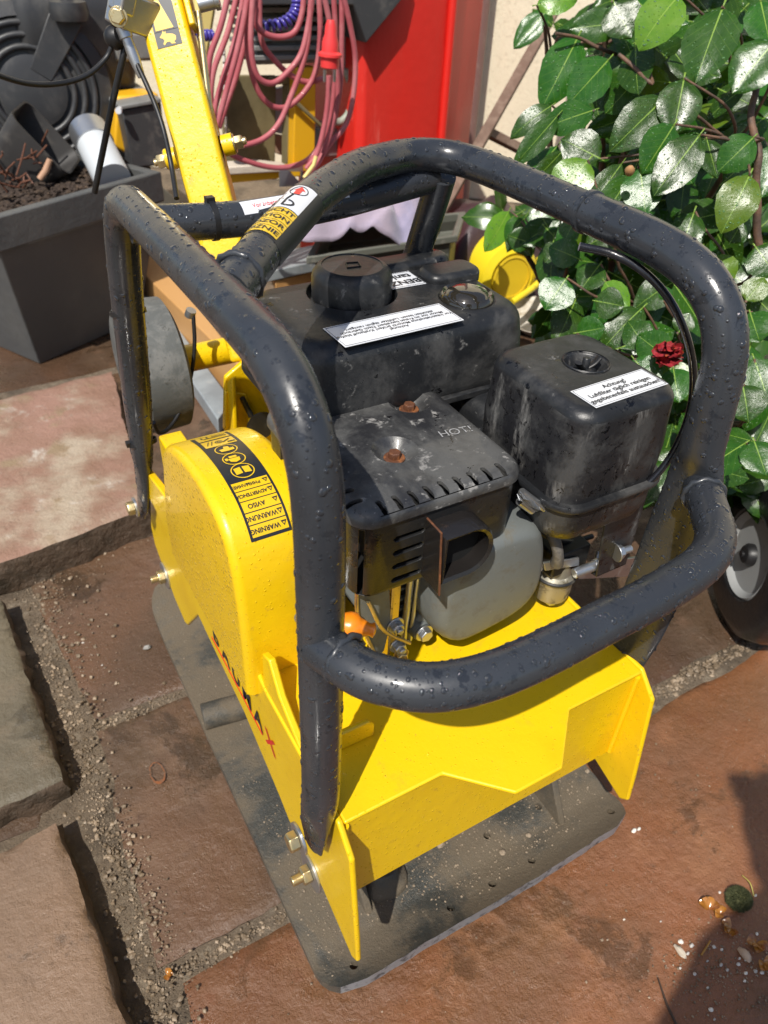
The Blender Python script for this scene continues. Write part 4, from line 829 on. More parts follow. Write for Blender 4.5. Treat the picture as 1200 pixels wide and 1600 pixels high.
# bracket, axle and wheel behind the machine
b = MB(); b.prism([P(352, 590, y=.585), P(385, 562, y=.585), P(430, 640, y=.585), P(432, 700, y=.585), P(405, 712, y=.585), P(350, 672, y=.585)], (0, .008, 0)); b.prism([P(350, 600, y=.60), P(362, 590, y=.56), P(366, 690, y=.56), P(350, 690, y=.60)], (.006, 0, 0)); b.build('handle_bracket', 'yellow', PC, bev=.002)
b = MB(); b.prism([P(352, 612, y=.578), P(385, 616, y=.578), P(398, 668, y=.578), P(352, 672, y=.578)], (0, .005, 0)); b.build('handle_lug', 'yellow', PC, bev=.002)
b = MB(); b.tube([P(391, 632, y=.573) + V((0, 0, -.018)), P(379, 628, y=.573) + V((0, 0, .006))], .004, 8); b.build('bracket_slot', 'dark', PC, smooth=60)
b = MB(); b.lathe([(.022, 0), (.022, .001)], P(408, 665, y=.57), (0, -1, 0), 20); b.build('pivot_washer', 'dark', PC)
ax0, ax1 = P(280, 563, y=.70), P(372, 548, y=.70); b = MB(); b.tube([ax0, V((ax1.x + .05, ax0.y, ax0.z))], .0195, 24); b.build('axle_tube', 'yellow', PC, bev=.001)
b = MB(); wx = ax0.x; b.lathe([(.03, -.075), (.080, -.075), (.092, -.068), (.094, -.04), (.092, -.012), (.080, -.006), (.03, -.006)], (wx, ax0.y, ax0.z - .0), (1, 0, 0), 48); b.lathe([(.014, -.006), (.014, .004)], (wx, ax0.y, ax0.z), (1, 0, 0), 16)
b.build('transport_wheel', mat('grey_solid_tyre', (.10, .105, .10), .6, dirt=[(30, (.17, .17, .16), .45, .65, .8), (60, (.05, .05, .045), .55, .7, .7)], bump=[(60, .001)]), PC, smooth=40)
b = MB(); b.tube(cat([P(302, 492, y=.66), P(304, 540, y=.65), P(298, 590, y=.64), P(285, 635, y=.62), P(265, 668, y=.60), P(248, 676, y=.58), P(240, 660, y=.56)], 6), .0028, 10); b.build('slack_cable', 'black', PC, smooth=70)
b = MB(); b.lathe([(.007, 0), (.007, .010)], P(296, 494, y=.665), (.3, -.3, 1), 14); b.build('cable_clip', 'steel', PC)

# ------------------------------------------------------------------ house wall and what stands along it
M['render_wall'] = mat('roughcast_render', (.78, .70, .52), .85, n2=[(60, (.60, .52, .37), .52, .74), (4, (.72, .64, .47), .4, .7)], bump=[(90, .0022), (300, .0006)])
wv = V((1, -.85, 0)).normalized(); wn = V((-.85, -1, 0)).normalized(); w0 = V((1.75, 2.75, 0))
b = MB(); a0, a1 = w0 - wv * 4.2, w0 + wv * 5.5; b.prism([a0, a1, a1 - wn * .3, a0 - wn * .3], (0, 0, 2.8)); tag(b.build('house_wall', 'render_wall'), 'cream roughcast house wall behind the camellia and the red cabinet', 'wall')
def onwall(px, py, off=.0):
    d = ray(px, py); o = w0 + wn * off; return CAM + d * ((o - CAM).dot(wn) / d.dot(wn))
def wallprism(px, off, t, m, name, lab, cat_, bev=.004):
    b = MB(); b.prism([onwall(x, y, off) for x, y in px], wn * -t); return tag(b.build(name, m, bev=bev), lab, cat_)
M['pipe'] = mat('mauve_brown_pipe', (.22, .12, .105), .5, dirt=[(20, (.30, .2, .17), .5, .7, .7)])
p0, p1 = onwall(748, -30, .10), onwall(725, 330, .10); b = MB(); q = onwall(742, 60, .10); b.tube([(q.x, q.y, 0), (q.x, q.y, 2.4)], .045, 24)
dp = b.build('drainpipe', 'pipe', smooth=60); tag(dp, 'mauve brown drainpipe on the cream wall beside the red cabinet', 'drainpipe')
M['bar'] = mat('weathered_brown_wood', (.14, .085, .06), .7, n2=(30, (.22, .15, .11), .4, .7), bump=[(50, .002)])
# leaning timber frame (long pole and its rungs)
a, c_ = P(862, 25, y=2.0), P(738, 245, y=1.72)
b = MB(); d = (c_ - a).normalized(); a2 = a - d * .35; c2 = c_ + d * ((c_.z) / -d.z * .98) if d.z < 0 else c_; beam(b, a2, c2, .032, .022, RT); b.build
lf = tag(b.build('leaning_pole', 'bar', bev=.002), 'long brown wooden pole leaning diagonally against the cream wall', 'pole')
b = MB(); beam(b, P(755, 203, y=1.80), P(870, 262, y=1.80), .030, .02, UP); tag(b.build('wooden_batten', 'bar', bev=.002), 'short reddish brown batten crossing the foot of the leaning pole', 'batten')
b = MB(); beam(b, P(738, 262, y=1.70), P(800, 290, y=1.70), .05, .03, UP); tag(b.build('wooden_batten', 'bar', bev=.002), 'pale end of a lower batten below the leaning pole', 'batten')
# red cabinet / container
M['red'] = mat('weathered_red_plastic', (.72, .022, .014), .42, n2=(8, (.66, .03, .02), .4, .7, (1, 1, .15)), bump=[(18, .002)], dirt=[(26, (.78, .12, .09), .58, .74, .6, (1, 1, .1))])
RY = 1.74
e0, e1 = P(555, 235, y=RY), P(688, 225, y=RY); e2 = P(735, 230, y=RY + .10)
tz = 1.35
rc = empty('red_container', (e0.x + .2, RY + .2, 0), 'tall bright red plastic container standing against the cream wall left of the drainpipe', 'container')
def vbar(x0, x1, y0, y1, x2=None): pass
b = MB(); R_ = .05; poly = [(e0.x + .012, e0.y + .03), (e0.x + .03, e0.y + .008), (e1.x - .02, e1.y), (e1.x, e1.y + .01), (e2.x - .01, e2.y), (e2.x + .02, e2.y + .04), (e2.x + .02, e2.y + .34), (e0.x + .02, e2.y + .34)]
rs = [[V((x, y, z)) for x, y in poly] for z in (0.0, .3, .7, 1.0)]
cx, cy = e0.x + .25, e0.y + .2
rs.append([V((cx + (x - cx) * .93, cy + (y - cy) * .95, 1.10)) for x, y in poly]); rs.append([V((cx + (x - cx) * .6, cy + (y - cy) * .7, 1.16)) for x, y in poly])
b.rings(rs); b.build('container_body', 'red', rc, bev=.010, seg=3)
b = MB(); b.tube([(e1.x + .005, e1.y + .002, .02), (e1.x + .005, e1.y + .002, 1.0)], .012, 12); b.build('container_ridge', 'red', rc, smooth=60)

# ------------------------------------------------------------------ construction saw
M['drab'] = mat('drab_plywood', (.19, .155, .075), .7, n2=(14, (.14, .11, .05), .4, .7))
M['dgrey'] = mat('dark_grey_casing', (.05, .05, .052), .5, dirt=[(20, (.12, .11, .10), .5, .7, .7)])
M['mgrey'] = mat('grey_casing', (.20, .20, .19), .5, dirt=[(20, (.12, .11, .10), .5, .7, .7)])
M['pblue'] = mat('pale_blue_panel', (.42, .50, .56), .5, dirt=[(25, (.25, .25, .24), .55, .75, .7)])
M['oy'] = mat('orange_yellow_paint', (.75, .40, .012), .4, dirt=[(25, (.35, .2, .06), .6, .75, .7)])
M['cream'] = mat('cream_yellow_paint', (.78, .62, .22), .45, dirt=[(25, (.45, .33, .12), .6, .78, .7)])
SY = 1.80
sw = empty('table_saw', (.9, SY + .2, 0), 'grey and yellow construction table saw with a rusty blade, behind the machine handle', 'saw')
def pp(px, y, t, m, name, parent, bev=.003):
    b = MB(); b.prism([P(x, z, y=y) for x, z in px], (0, t, 0)); return b.build(name, m, parent, bev=bev)
pp([(345, 118), (432, 118), (430, 262), (352, 268)], SY + .10, .012, 'drab', 'saw_board', sw)
pp([(392, -60), (640, -60), (626, 2), (572, 68), (552, 8), (392, 8)], SY - .10, .45, 'dgrey', 'saw_table', sw)
mo = pp([(398, 55), (512, 52), (512, 98), (400, 102)], SY + .02, .16, 'mgrey', 'motor', sw, bev=.006)
for i in range(6):
    y0 = 12 + i * 15; pp([(398, y0), (514, y0 - 2), (514, y0 + 6), (398, y0 + 8)], SY, .18, 'mgrey', 'motor_fin', sw, bev=.002)
pp([(512, 8), (558, 6), (570, 78), (556, 118), (520, 98)], SY + .03, .10, 'mgrey', 'motor_end', sw, bev=.006)
pp([(520, 108), (552, 100), (553, 205), (520, 212)], SY + .13, .10, 'mgrey', 'grey_casing', sw)
pp([(424, 140), (452, 134), (452, 212), (424, 206)], SY + .25, .02, 'pblue', 'blue_panel', sw)
pp([(424, 208), (450, 214), (448, 246), (422, 236)], SY + .24, .02, mat('bare_board', (.36, .25, .16), .7), 'bare_board', sw)
pp([(492, 112), (522, 110), (524, 240), (496, 244)], SY + .25, .02, 'pblue', 'blue_panel', sw)
pp([(505, 205), (556, 196), (556, 240), (505, 246)], SY + .08, .12, 'mgrey', 'lower_casing', sw)
def leg_px(x0, x1, x2, x3, ya, yb, y, m, nm):
    b = MB(); q = [P(x0, ya, y=y), P(x1, ya, y=y), P(x3, yb, y=y), P(x2, yb, y=y)]; b.prism(q, (0, .04, 0)); return b.build(nm, m, sw, bev=.003)
leg_px(462, 494, 458, 492, 105, 268, SY + .02, 'oy', 'leg'); leg_px(450, 460, 448, 458, 130, 262, SY + .06, 'drab', 'leg')
pp([(425, 122), (492, 116), (492, 126), (425, 134)], SY + .06, .03, 'drab', 'cross_bar', sw)
pp([(345, 272), (470, 262), (470, 276), (345, 288)], SY - .02, .05, 'oy', 'foot_rail', sw)
pp([(345, 262), (410, 257), (455, 262), (455, 268), (345, 274)], SY - .04, .06, mat('pale_splintered_wood', (.60, .52, .42), .7, bump=[(40, .003)]), 'wooden_batten', sw)
b = MB(); b.prism([P(437, 258, y=SY - .12), P(443, 258, y=SY - .12), P(474, 290, y=SY - .12), P(437, 292, y=SY - .12)], (0, .004, 0)); b.prism([P(437, 258, y=SY - .12), P(474, 258, y=SY - .06), P(474, 262, y=SY - .06), P(437, 262, y=SY - .12)], (0, .0, -.01)); b.prism([P(470, 258, y=SY - .06), P(474, 258, y=SY - .06), P(474, 292, y=SY - .06), P(470, 292, y=SY - .06)], (0, .004, 0)); b.build('angle_bracket', 'steel', sw, bev=.001)
pp([(455, 148), (505, 195), (502, 200), (452, 154)], SY - .0, .01, 'drab', 'adjusting_rod', sw)
b = MB(); b.tube(cat([P(540, 108, y=SY + .02), P(549, 140, y=SY + .02), P(545, 175, y=SY + .02), P(532, 190, y=SY + .02), P(522, 188, y=SY + .02)], 6), .010, 12); b.build('grey_hose', mat('grey_green_hose', (.30, .34, .28), .5), sw, smooth=60)
# cream guard left of the blade
pp([(305, -40), (345, -40), (338, 20), (326, 95), (310, 98)], SY + .14, .05, 'cream', 'blade_guard', sw, bev=.01)
# blade with segmented rim
bc = P(352, 150, y=SY + .02); ba = V((.93, -.36, -.05)).normalized()
b = MB(); u = ba.orthogonal().normalized(); w = ba.cross(u); R0 = .105; k = 30
vs = []
b.lathe([(R0, -.0015), (R0, .0015)], bc, ba, 60); bl = b.build('saw_blade', mat('rusty_disc', (.36, .25, .19), .5, metal=.4, n2=(9, (.22, .12, .08), .4, .6), dirt=[(30, (.5, .42, .36), .6, .7, .6)]), sw)
for i in range(k):
    a = 2 * pi * i / k; t = u * cos(a) + w * sin(a); s_ = ba.cross(t); c0 = bc + t * (R0 + .006)
    b = MB(); hs = (R0 + .006) * pi / k * .78; b.prism([c0 - t * .006 - s_ * hs - ba * .0025, c0 - t * .006 + s_ * hs - ba * .0025, c0 + t * .006 + s_ * hs - ba * .0025, c0 + t * .006 - s_ * hs - ba * .0025], ba * .005)
    if i == 0: seg0 = b.build('blade_segment', mat('segment_metal', (.55, .50, .44), .5, metal=.4), bl)
    else: b.build('blade_segment', seg0.data.materials[0], bl)
# red extension cable coil
M['cable_red'] = mat('dusty_red_cable', (.40, .085, .10), .55, n2=(12, (.52, .18, .19), .4, .7), coat=.15)
cc = empty('red_extension_cable', tuple(P(440, 150, y=1.45)), 'coiled dusty red extension cable hanging in loose loops from the table saw', 'cable')
def cab(pts, r=.0062, y=1.45, nm='cable_loop'):
    b = MB(); q = []
    for i, p in enumerate(pts): q.append(P(p[0], p[1], y=(p[2] if len(p) > 2 else y)))
    b.tube(cat(q, 7), r, 12); return b.build(nm, 'cable_red', cc, smooth=70)
loops = [[(362, -30), (345, 40), (328, 90), (324, 150), (330, 205), (352, 228), (400, 222), (432, 198), (455, 150), (478, 80), (486, 0), (490, -30)],
         [(376, -30), (356, 50), (334, 110), (330, 160), (338, 205), (352, 235), (395, 255), (440, 262), (480, 250), (505, 215), (520, 160), (524, 60), (520, -30)],
         [(385, -30), (368, 60), (346, 130), (334, 180), (332, 215), (345, 222)],
         [(392, -30), (375, 60), (357, 130), (342, 185), (334, 220)],
         [(398, -30), (388, 40), (372, 110), (355, 160), (342, 200)],
         [(390, -20), (386, 60), (392, 110), (408, 150), (432, 168), (460, 160), (490, 120), (500, 60), (498, -20)],
         [(402, -25), (398, 30), (410, 50), (435, 58), (460, 50), (472, 20), (476, -25)],
         [(396, -20), (392, 70), (402, 118), (425, 130), (450, 112), (472, 80), (485, 20), (488, -20)],
         [(405, -20), (408, 60), (430, 95), (455, 118), (480, 128), (508, 122)],
         [(530, -30), (545, 30), (555, 90), (552, 150), (540, 195), (515, 225), (490, 262), (480, 272)],
         [(514, 118), (512, 160), (506, 200), (495, 240), (478, 264)],
         [(524, 118), (522, 165), (512, 215), (500, 250), (486, 268)],
         [(534, -20), (534, 60), (532, 130), (522, 190), (508, 230), (488, 262)],
         [(500, -30), (512, 20), (520, 70), (528, 140), (518, 200), (505, 240)]]
for i, l in enumerate(loops): cab(l, y=1.45 + .012 * ((i * 5) % 7))
b = MB(); c0, c1 = P(517, 40, y=1.40), P(515, 112, y=1.40); ax = (c1 - c0).normalized(); LL = (c1 - c0).length
b.lathe([(.008, -.01), (.012, 0), (.013, LL * .18), (.018, LL * .35), (.0185, LL * .55), (.026, LL * .60), (.026, LL * .66), (.021, LL * .68), (.020, LL * .90), (.018, LL * .92)], c0, ax, 28); pg = b.build('plug', mat('bright_red_plug', (.78, .05, .05), .4), cc, smooth=40)
for sx in (-1, 1):
    b = MB(); p_ = c1 + RT * .011 * sx - ax * .004; b.lathe([(.0035, 0), (.0035, .022), (.002, .024)], p_, ax, 12); b.build('plug_pin', 'steel', pg, smooth=50)
b = MB()
b.tube([P(475, 278, y=1.44), P(490, 258, y=1.44), P(494, 244, y=1.44)], .005, 8); b.build('yellow_tag', 'cream', cc, smooth=60)
# purple spiral air hose
hp_ = empty('spiral_hose', tuple(P(430, 30, y=1.55)), 'violet blue spiral air hose curled behind the red cable', 'hose')
def spiral(pts, r=.010, rad=.0042, turns=9, y=1.55):
    c = cat([P(x, z, y=y) for x, z in pts], 30); b = MB(); out = []
    for i, p in enumerate(c):
        t = (c[min(i + 1, len(c) - 1)] - c[max(i - 1, 0)]).normalized(); u = t.orthogonal().normalized(); u = (V((0, 1, 0)) - t * t.y).normalized(); w = t.cross(u); a = 2 * pi * turns * i / len(c); out.append(p + (u * cos(a) + w * sin(a)) * r)
    b.tube(out, rad, 8); return b.build('hose_coil', mat('violet_hose', (.06, .045, .30), .3, coat=.3) if 'violet_hose' not in bpy.data.materials else bpy.data.materials['violet_hose'], hp_, smooth=70)
spiral([(410, 42), (440, 38), (460, 22), (465, 0), (466, -25)], turns=13); spiral([(306, 56), (320, 55), (334, 56)], turns=5, r=.008)

# ------------------------------------------------------------------ left: second machine, trough with pots
mk = empty('black_engine_machine', (.25, 2.75, 0), 'second compactor machine with black ribbed fan housing, behind the grey trough', 'machine')
MYy = 2.45; M['gplastic'] = mat('faded_black_plastic', (.035, .036, .038), .42, dirt=[(8, (.075, .072, .068), .45, .7, .6), (50, (.13, .12, .10), .66, .75, .8)])
fc_ = P(52, 142, y=MYy); fa = V((-.10, -.95, .12)).normalized()
b = MB(); b.lathe([(.235, -.15), (.240, -.02), (.225, .02), (.19, .03), (.185, .015)], fc_, fa, 56); fh = b.build('fan_housing', 'gplastic', mk, smooth=45)
fu = fa.orthogonal().normalized(); fw_ = fa.cross(fu)
for r_ in (.175, .145, .115):
    b = MB(); b.tube([fc_ + fa * .022 + (fu * cos(2 * pi * i / 48) + fw_ * sin(2 * pi * i / 48)) * r_ for i in range(48)], .0095, 10, loop=True); b.build('guard_ring', 'gplastic', mk, smooth=60)
b = MB(); b.lathe([(.095, .0), (.095, .03), (.07, .036)], fc_, fa, 40); b.build('fan_hub', 'gplastic', mk, smooth=50)
b = MB()
for a_ in (.95,):
    dv = V((cos(a_), 0, sin(a_))); dv = (dv - fa * dv.dot(fa)).normalized(); s_ = fa.cross(dv); b.prism([fc_ + dv * .05 - s_ * .032 + fa * .024, fc_ + dv * .05 + s_ * .032 + fa * .024, fc_ + dv * .235 + s_ * .045 + fa * .024, fc_ + dv * .235 - s_ * .045 + fa * .024], fa * .014)
b.build('guard_spokes', 'gplastic', mk, bev=.003)
tk0 = P(108, 50, y=MYy + .05)
b = MB(); lbox(b, tk0.x - .16, tk0.x + .20, MYy - .02, MYy + .26, .05, [(tk0.z - .15, .03), (tk0.z - .02, .0), (tk0.z + .06, 0), (tk0.z + .10, .012), (tk0.z + .12, .04)]); b.build('fuel_tank', 'gplastic', mk, bev=.004)
b = MB(); q = P(108, 18, y=MYy - .06); b.lathe([(.05, 0), (.055, .02), (.05, .045), (.02, .05), (.014, .10)], (q.x, q.y, q.z - .02), (0, 0, 1), 28); b.build('tank_cap', 'gplastic', mk, smooth=50)
b = MB(); b.box((fc_.x - .25, MYy + .1, 0.12), (fc_.x + .35, MYy + .5, fc_.z - .05)); b.build('engine_block', 'dark', mk, bev=.02)
b = MB(); b.box((fc_.x - .3, MYy + .05, 0.0), (fc_.x + .45, MYy + .55, .12)); b.build('base_plate', 'dgrey', mk, bev=.02)
pp([(183, 150), (248, 146), (248, 170), (262, 242), (205, 245), (178, 228)], MYy - .10, .10, 'oy', 'yellow_frame', mk, bev=.008)
pp([(150, 60), (215, 55), (215, 110), (160, 120)], MYy + .10, .2, 'dark', 'engine_block', mk, bev=.01)
b = MB(); b.box(P(190, 60, y=MYy) - V((.03, .02, .06)), P(240, 60, y=MYy) + V((.03, .04, .02))); b.build('carburettor', 'mgrey', mk, bev=.01)
bx = empty('dark_box', tuple(P(235, 260, y=2.35)), 'dark grey sheet box with a pale worn rim, standing behind the trough corner', 'box')
pp([(190, 172), (252, 160), (262, 258), (208, 262)], 2.28, .25, 'dgrey', 'box_body', bx, bev=.004); pp([(188, 165), (252, 154), (252, 161), (188, 172)], 2.27, .27, 'mgrey', 'box_rim', bx, bev=.003)
b = MB(); q = P(187, 171, y=2.26); b.lathe([(.009, 0), (.009, .02)], q, (-.5, -1, 0), 14); b.build('end_cap', 'sticker', bx)
# perforated greenish crate and red cloth in the far corner
pc = empty('perforated_crate', tuple(P(30, 10, y=3.2)), 'pale green perforated plastic crate in the far left corner', 'crate')
b = MB(); q0, q1 = P(0, -40, y=3.0), P(58, 28, y=3.0); me_ = None
W_, H_ = q1.x - q0.x, q0.z - q1.z; b.box((q0.x - .1, 3.0, q1.z), (q1.x, 3.02, q0.z)); me = b.mesh(); me.materials.append(mat('pale_green_plastic', (.34, .38, .27), .6)); cu = MB()
for i in range(9):
    for j in range(5): x = q0.x + W_ * (.12 + i * .1); z = q1.z + .018 + j * .026; cu.box((x, 2.98, z), (x + .011, 3.05, z + .014))
link('crate_side', carve(me, cu), None, pc)
b = MB(); b.box((q0.x - .1, 3.03, q1.z - .02), (q1.x, 3.35, q0.z - .02)); b.build('crate_body', 'dark', pc)
b = MB(); q = P(6, 18, y=2.92); b.lathe([(.05, -.03), (.06, .0), (.05, .04), (.02, .06)], q, (.2, -.1, 1), 12, wob=.08); tag(b.build('red_cloth', mat('pink_red_cloth', (.55, .05, .08), .8), smooth=60), 'crumpled pink red cloth at the far left edge beside the perforated crate', 'cloth')
# trough
M['trough'] = mat('dark_grey_fibrecement', (.080, .083, .083), .6, n2=(5, (.105, .105, .10), .4, .7), bump=[(30, .002), (8, .003)], dirt=[(30, (.10, .095, .085), .62, .75, .8)])
T1 = P(252, 268, z=.42); T0 = P(0, 338, z=.42); td = (T1 - T0).normalized(); tn = V((-td.y, td.x, 0)); L_ = (T1 - T0).length
Tl = T0 - td * .03; depth = .40
def trq(s, t_, z): q = Tl + td * s + tn * t_; return V((q.x, q.y, z))
LT_ = L_ + .03; tr = empty('plant_trough', tuple(trq(LT_ / 2, .2, 0)), 'large dark grey planter trough of brown soil, behind the lime-patched slab', 'planter')
b = MB(); i_ = .085; hz = .34
def ring(i, z, e=0): return [trq(i - e, i - e, z), trq(LT_ - i + e, i - e, z), trq(LT_ - i + e, depth - i + e, z), trq(i - e, depth - i + e, z)]
b.rings([ring(i_, .0), ring(.012, hz), ring(.012, hz + .0), ring(0, hz + .004), ring(0, .42), ring(.026, .42), ring(.028, .36)]); b.build('trough_body', 'trough', tr, bev=.004)
b = MB(); k = 26; vs = []; 
for j in range(k + 1):
    for i in range(k + 1): q = trq(.03 + (LT_ - .06) * i / k, .03 + (depth - .06) * j / k, .385); q.z += .018 * noise.noise(q * 14) + .010 * noise.noise(q * 40); vs.append(q)
b.add(vs, [(j * (k + 1) + i, j * (k + 1) + i + 1, (j + 1) * (k + 1) + i + 1, (j + 1) * (k + 1) + i) for j in range(k) for i in range(k)])
rnd = random.Random(9)
for _ in range(900): q = trq(rnd.uniform(.04, LT_ - .04), rnd.uniform(.04, depth - .04), .395); blob(b, q, rnd.uniform(.003, .010), 5, (1, rnd.uniform(.6, 1), .6), .4)
tag(b.build('potting_soil', mat('dark_potting_soil', (.040, .026, .018), .9, n2=(60, (.10, .065, .04), .5, .7)), smooth=60, fix=False), 'dark brown crumbly soil filling the grey trough', 'soil', kind='stuff')
# black square pot lying on its side
M['pot'] = mat('matt_black_pot', (.035, .033, .032), .6, dirt=[(12, (.075, .068, .06), .5, .7, .8)])
mo_, ba_ = P(78, 205, d=2.05), P(22, 262, d=2.05); ax = (mo_ - ba_).normalized(); ax = (ax + V((.10, -.75, .25)) * .55).normalized()
u = (V((0, 0, 1)) - ax * ax.z).normalized(); w = ax.cross(u)
def sq(c, r, R=.35, n=5):
    out = []
    for s0_, s1_, a0 in ((1, 1, 0), (-1, 1, pi / 2), (-1, -1, pi), (1, -1, 3 * pi / 2)):
        for k_ in range(n + 1): a = a0 + pi / 2 * k_ / n; out.append(c + u * (s0_ * r * (1 - R) + r * R * cos(a)) + w * (s1_ * r * (1 - R) + r * R * sin(a)))
    return out
c0 = P(66, 222, d=2.0) + ax * .02
b = MB(); b.rings([sq(c0 - ax * .16, .055), sq(c0 - ax * .15, .062), sq(c0, .092), sq(c0, .087), sq(c0 - ax * .14, .057)]); tag(b.build('plant_pot', 'pot', smooth=50), 'empty matt black square plant pot tipped over in the grey trough', 'plant pot')
# glass lantern: frosted with a steel band
g0, g1 = P(172, 272, d=2.0), P(138, 205, d=2.05); ax = (g1 - g0).normalized(); LL = (g1 - g0).length
gl = empty('frosted_lantern', tuple(g0), 'frosted white cylinder lamp with brushed steel rim, leaning in the trough beside the black pot', 'lamp')
b = MB(); b.lathe([(.048, -.02), (.048, LL * .66)], g0, ax, 32); b.build('frosted_tube', mat('frosted_white', (.55, .58, .60), .35), gl, smooth=50)
b = MB(); b.lathe([(.049, LL * .66), (.051, LL * .66), (.051, LL * 1.02), (.049, LL * 1.02), (.048, LL * .7)], g0, ax, 32, cap=False); b.build('steel_rim', 'steel', gl, smooth=50)
b = MB(); b.lathe([(.048, LL * .9), (.0, LL * .9)], g0, ax, 32, cap=False); b.build('lamp_bulb_well', 'dark', gl)
# twigs, clod in the trough
rnd = random.Random(4); b = MB()
for _ in range(34):
    p_ = P(rnd.uniform(-5, 60), rnd.uniform(245, 300), d=rnd.uniform(1.9, 2.05)); q = p_ + V((rnd.gauss(0, .03), rnd.gauss(0, .03), abs(rnd.gauss(0, .035)))); b.tube([p_, (p_ + q) / 2 + V((rnd.gauss(0, .005), 0, rnd.gauss(0, .005))), q], .0022, 6)
tag(b.build('dry_twigs', mat('red_brown_twig', (.14, .055, .03), .6), smooth=60), 'tangle of dry red brown twigs at the left end of the trough', 'twigs', kind='stuff')
b = MB(); p_ = P(62, 280, d=1.95); b.tube([p_, p_ + V((.02, .0, .02)), p_ + V((.035, .0, .045))], [.008, .009, .007], 10); tag(b.build('broken_root', mat('pale_root', (.45, .26, .16), .6), smooth=60), 'short pale orange broken root below the tipped black pot', 'root')

# ------------------------------------------------------------------ things lying behind the compactor
M['tan'] = mat('tan_timber', (.55, .30, .11), .5, n2=(12, (.46, .24, .085), .4, .7, (1, .15, 1)), bump=[(30, .001)])
M['bgw'] = mat('blue_grey_board', (.30, .33, .34), .55, n2=(10, (.20, .22, .23), .4, .7), dirt=[(24, (.42, .40, .36), .58, .7, .7)])
def plank(px, z, t, m, name, lab, cat_):
    q = [P(x, y, z=z) for x, y in px]; b = MB(); b.prism(q, (0, 0, -t)); return tag(b.build(name, m, bev=.003), lab, cat_)
plank([(170, 375), (215, 355), (395, 590), (345, 545)], .12, .12, 'tan', 'timber_beam', 'orange tan timber beam lying behind the left frame tube', 'timber beam')
plank([(195, 440), (225, 440), (362, 625), (340, 655)], .045, .043, 'bgw', 'grey_board', 'wet blue grey board on the paving behind the transport wheel', 'board')
plank([(395, 402), (500, 380), (512, 404), (402, 428)], .20, .03, 'bgw', 'grey_board', 'short weathered blue grey board behind the fuel cap', 'board')
plank([(420, 418), (520, 396), (540, 410), (430, 440)], .165, .03, 'tan', 'timber_beam', 'pale tan wood strip just below the short blue grey board', 'timber')
pcx = empty('grey_crate', tuple(P(650, 420, z=0)), 'greenish grey plastic crate under the lilac rag', 'crate')
q = [P(478, 402, z=.34), P(716, 368, z=.34), P(728, 330, z=.34), P(505, 352, z=.34)]
M['crate'] = mat('grey_green_plastic', (.13, .133, .11), .5, dirt=[(20, (.27, .26, .22), .55, .72, .7)])
b = MB(); inn = [q[i] + (sum(q, V()) / 4 - q[i]) * .10 for i in range(4)]; low_ = [V((p.x, p.y, .0)) for p in inn]
b.rings([low_, [p.copy() for p in inn][:] and [V((p.x, p.y, .322)) for p in inn], [V((p.x, p.y, .322)) for p in q], q, inn, [V((p.x, p.y, .29)) for p in inn]]); b.build('crate_body', 'crate', pcx, bev=.003)
# lilac rag: a rumpled sheet draped over the crate
b = MB(); n_ = 46; c_ = [P(458, 400, z=.350), P(672, 366, z=.350), P(690, 306, z=.38), P(492, 318, z=.38)]; vs = []
for j in range(n_ + 1):
    for i in range(n_ + 1):
        u_, v_ = i / n_, j / n_; q = c_[0] * (1 - u_) * (1 - v_) + c_[1] * u_ * (1 - v_) + c_[2] * u_ * v_ + c_[3] * (1 - u_) * v_
        a = noise.noise(V((q.x * 7, q.y * 7, 1))); r_ = abs(noise.noise(V((q.x * 13 + a * 2, q.y * 13, 5)))); e = min(u_, 1 - u_, v_, 1 - v_)
        q = q + V((noise.noise(V((q.x * 9, q.y * 9, 7))) * .03, noise.noise(V((q.x * 9, q.y * 9, 9))) * .03, .050 + .045 * a + .085 * (.35 - r_) - max(0, .10 - e) * .45)); vs.append(q)
b.add(vs, [(j * (n_ + 1) + i, j * (n_ + 1) + i + 1, (j + 1) * (n_ + 1) + i + 1, (j + 1) * (n_ + 1) + i) for j in range(n_) for i in range(n_)])
rg = b.build('rag', mat('lilac_cloth', (.40, .33, .41), .85, n2=(6, (.27, .25, .36), .45, .65), bump=[(300, .0008), (40, .002)], sheen=.3), smooth=80, fix=False); rg.modifiers.new('thick', 'SOLIDIFY').thickness = .004; tag(rg, 'crumpled pale lilac rag draped over the crate behind the fuel tank', 'rag')
b = MB(); q = P(752, 350, z=.24); q.z = 0; vs = []; n_ = 20
for j in range(n_ + 1):
    for i in range(n_ + 1):
        x, y = (i / n_ - .5) * .42, (j / n_ - .5) * .36; r_ = max(abs(x) / .21, abs(y) / .18); vs.append(V((q.x + x, q.y + y, max(.0, .30 * (1 - r_ ** 4) + .03 * noise.noise(V((x * 14, y * 14, 2)))))))
b.add(vs, [(j * (n_ + 1) + i, j * (n_ + 1) + i + 1, (j + 1) * (n_ + 1) + i + 1, (j + 1) * (n_ + 1) + i) for j in range(n_) for i in range(n_)])
tag(b.build('tarpaulin', mat('dark_plum_tarpaulin', (.055, .032, .036), .45, bump=[(30, .004)]), smooth=70, fix=False), 'dark plum folded tarpaulin between the grey crate and the camellia', 'tarpaulin')
b = MB(); q = P(560, 285, y=1.75)
for k_ in range(5): pass
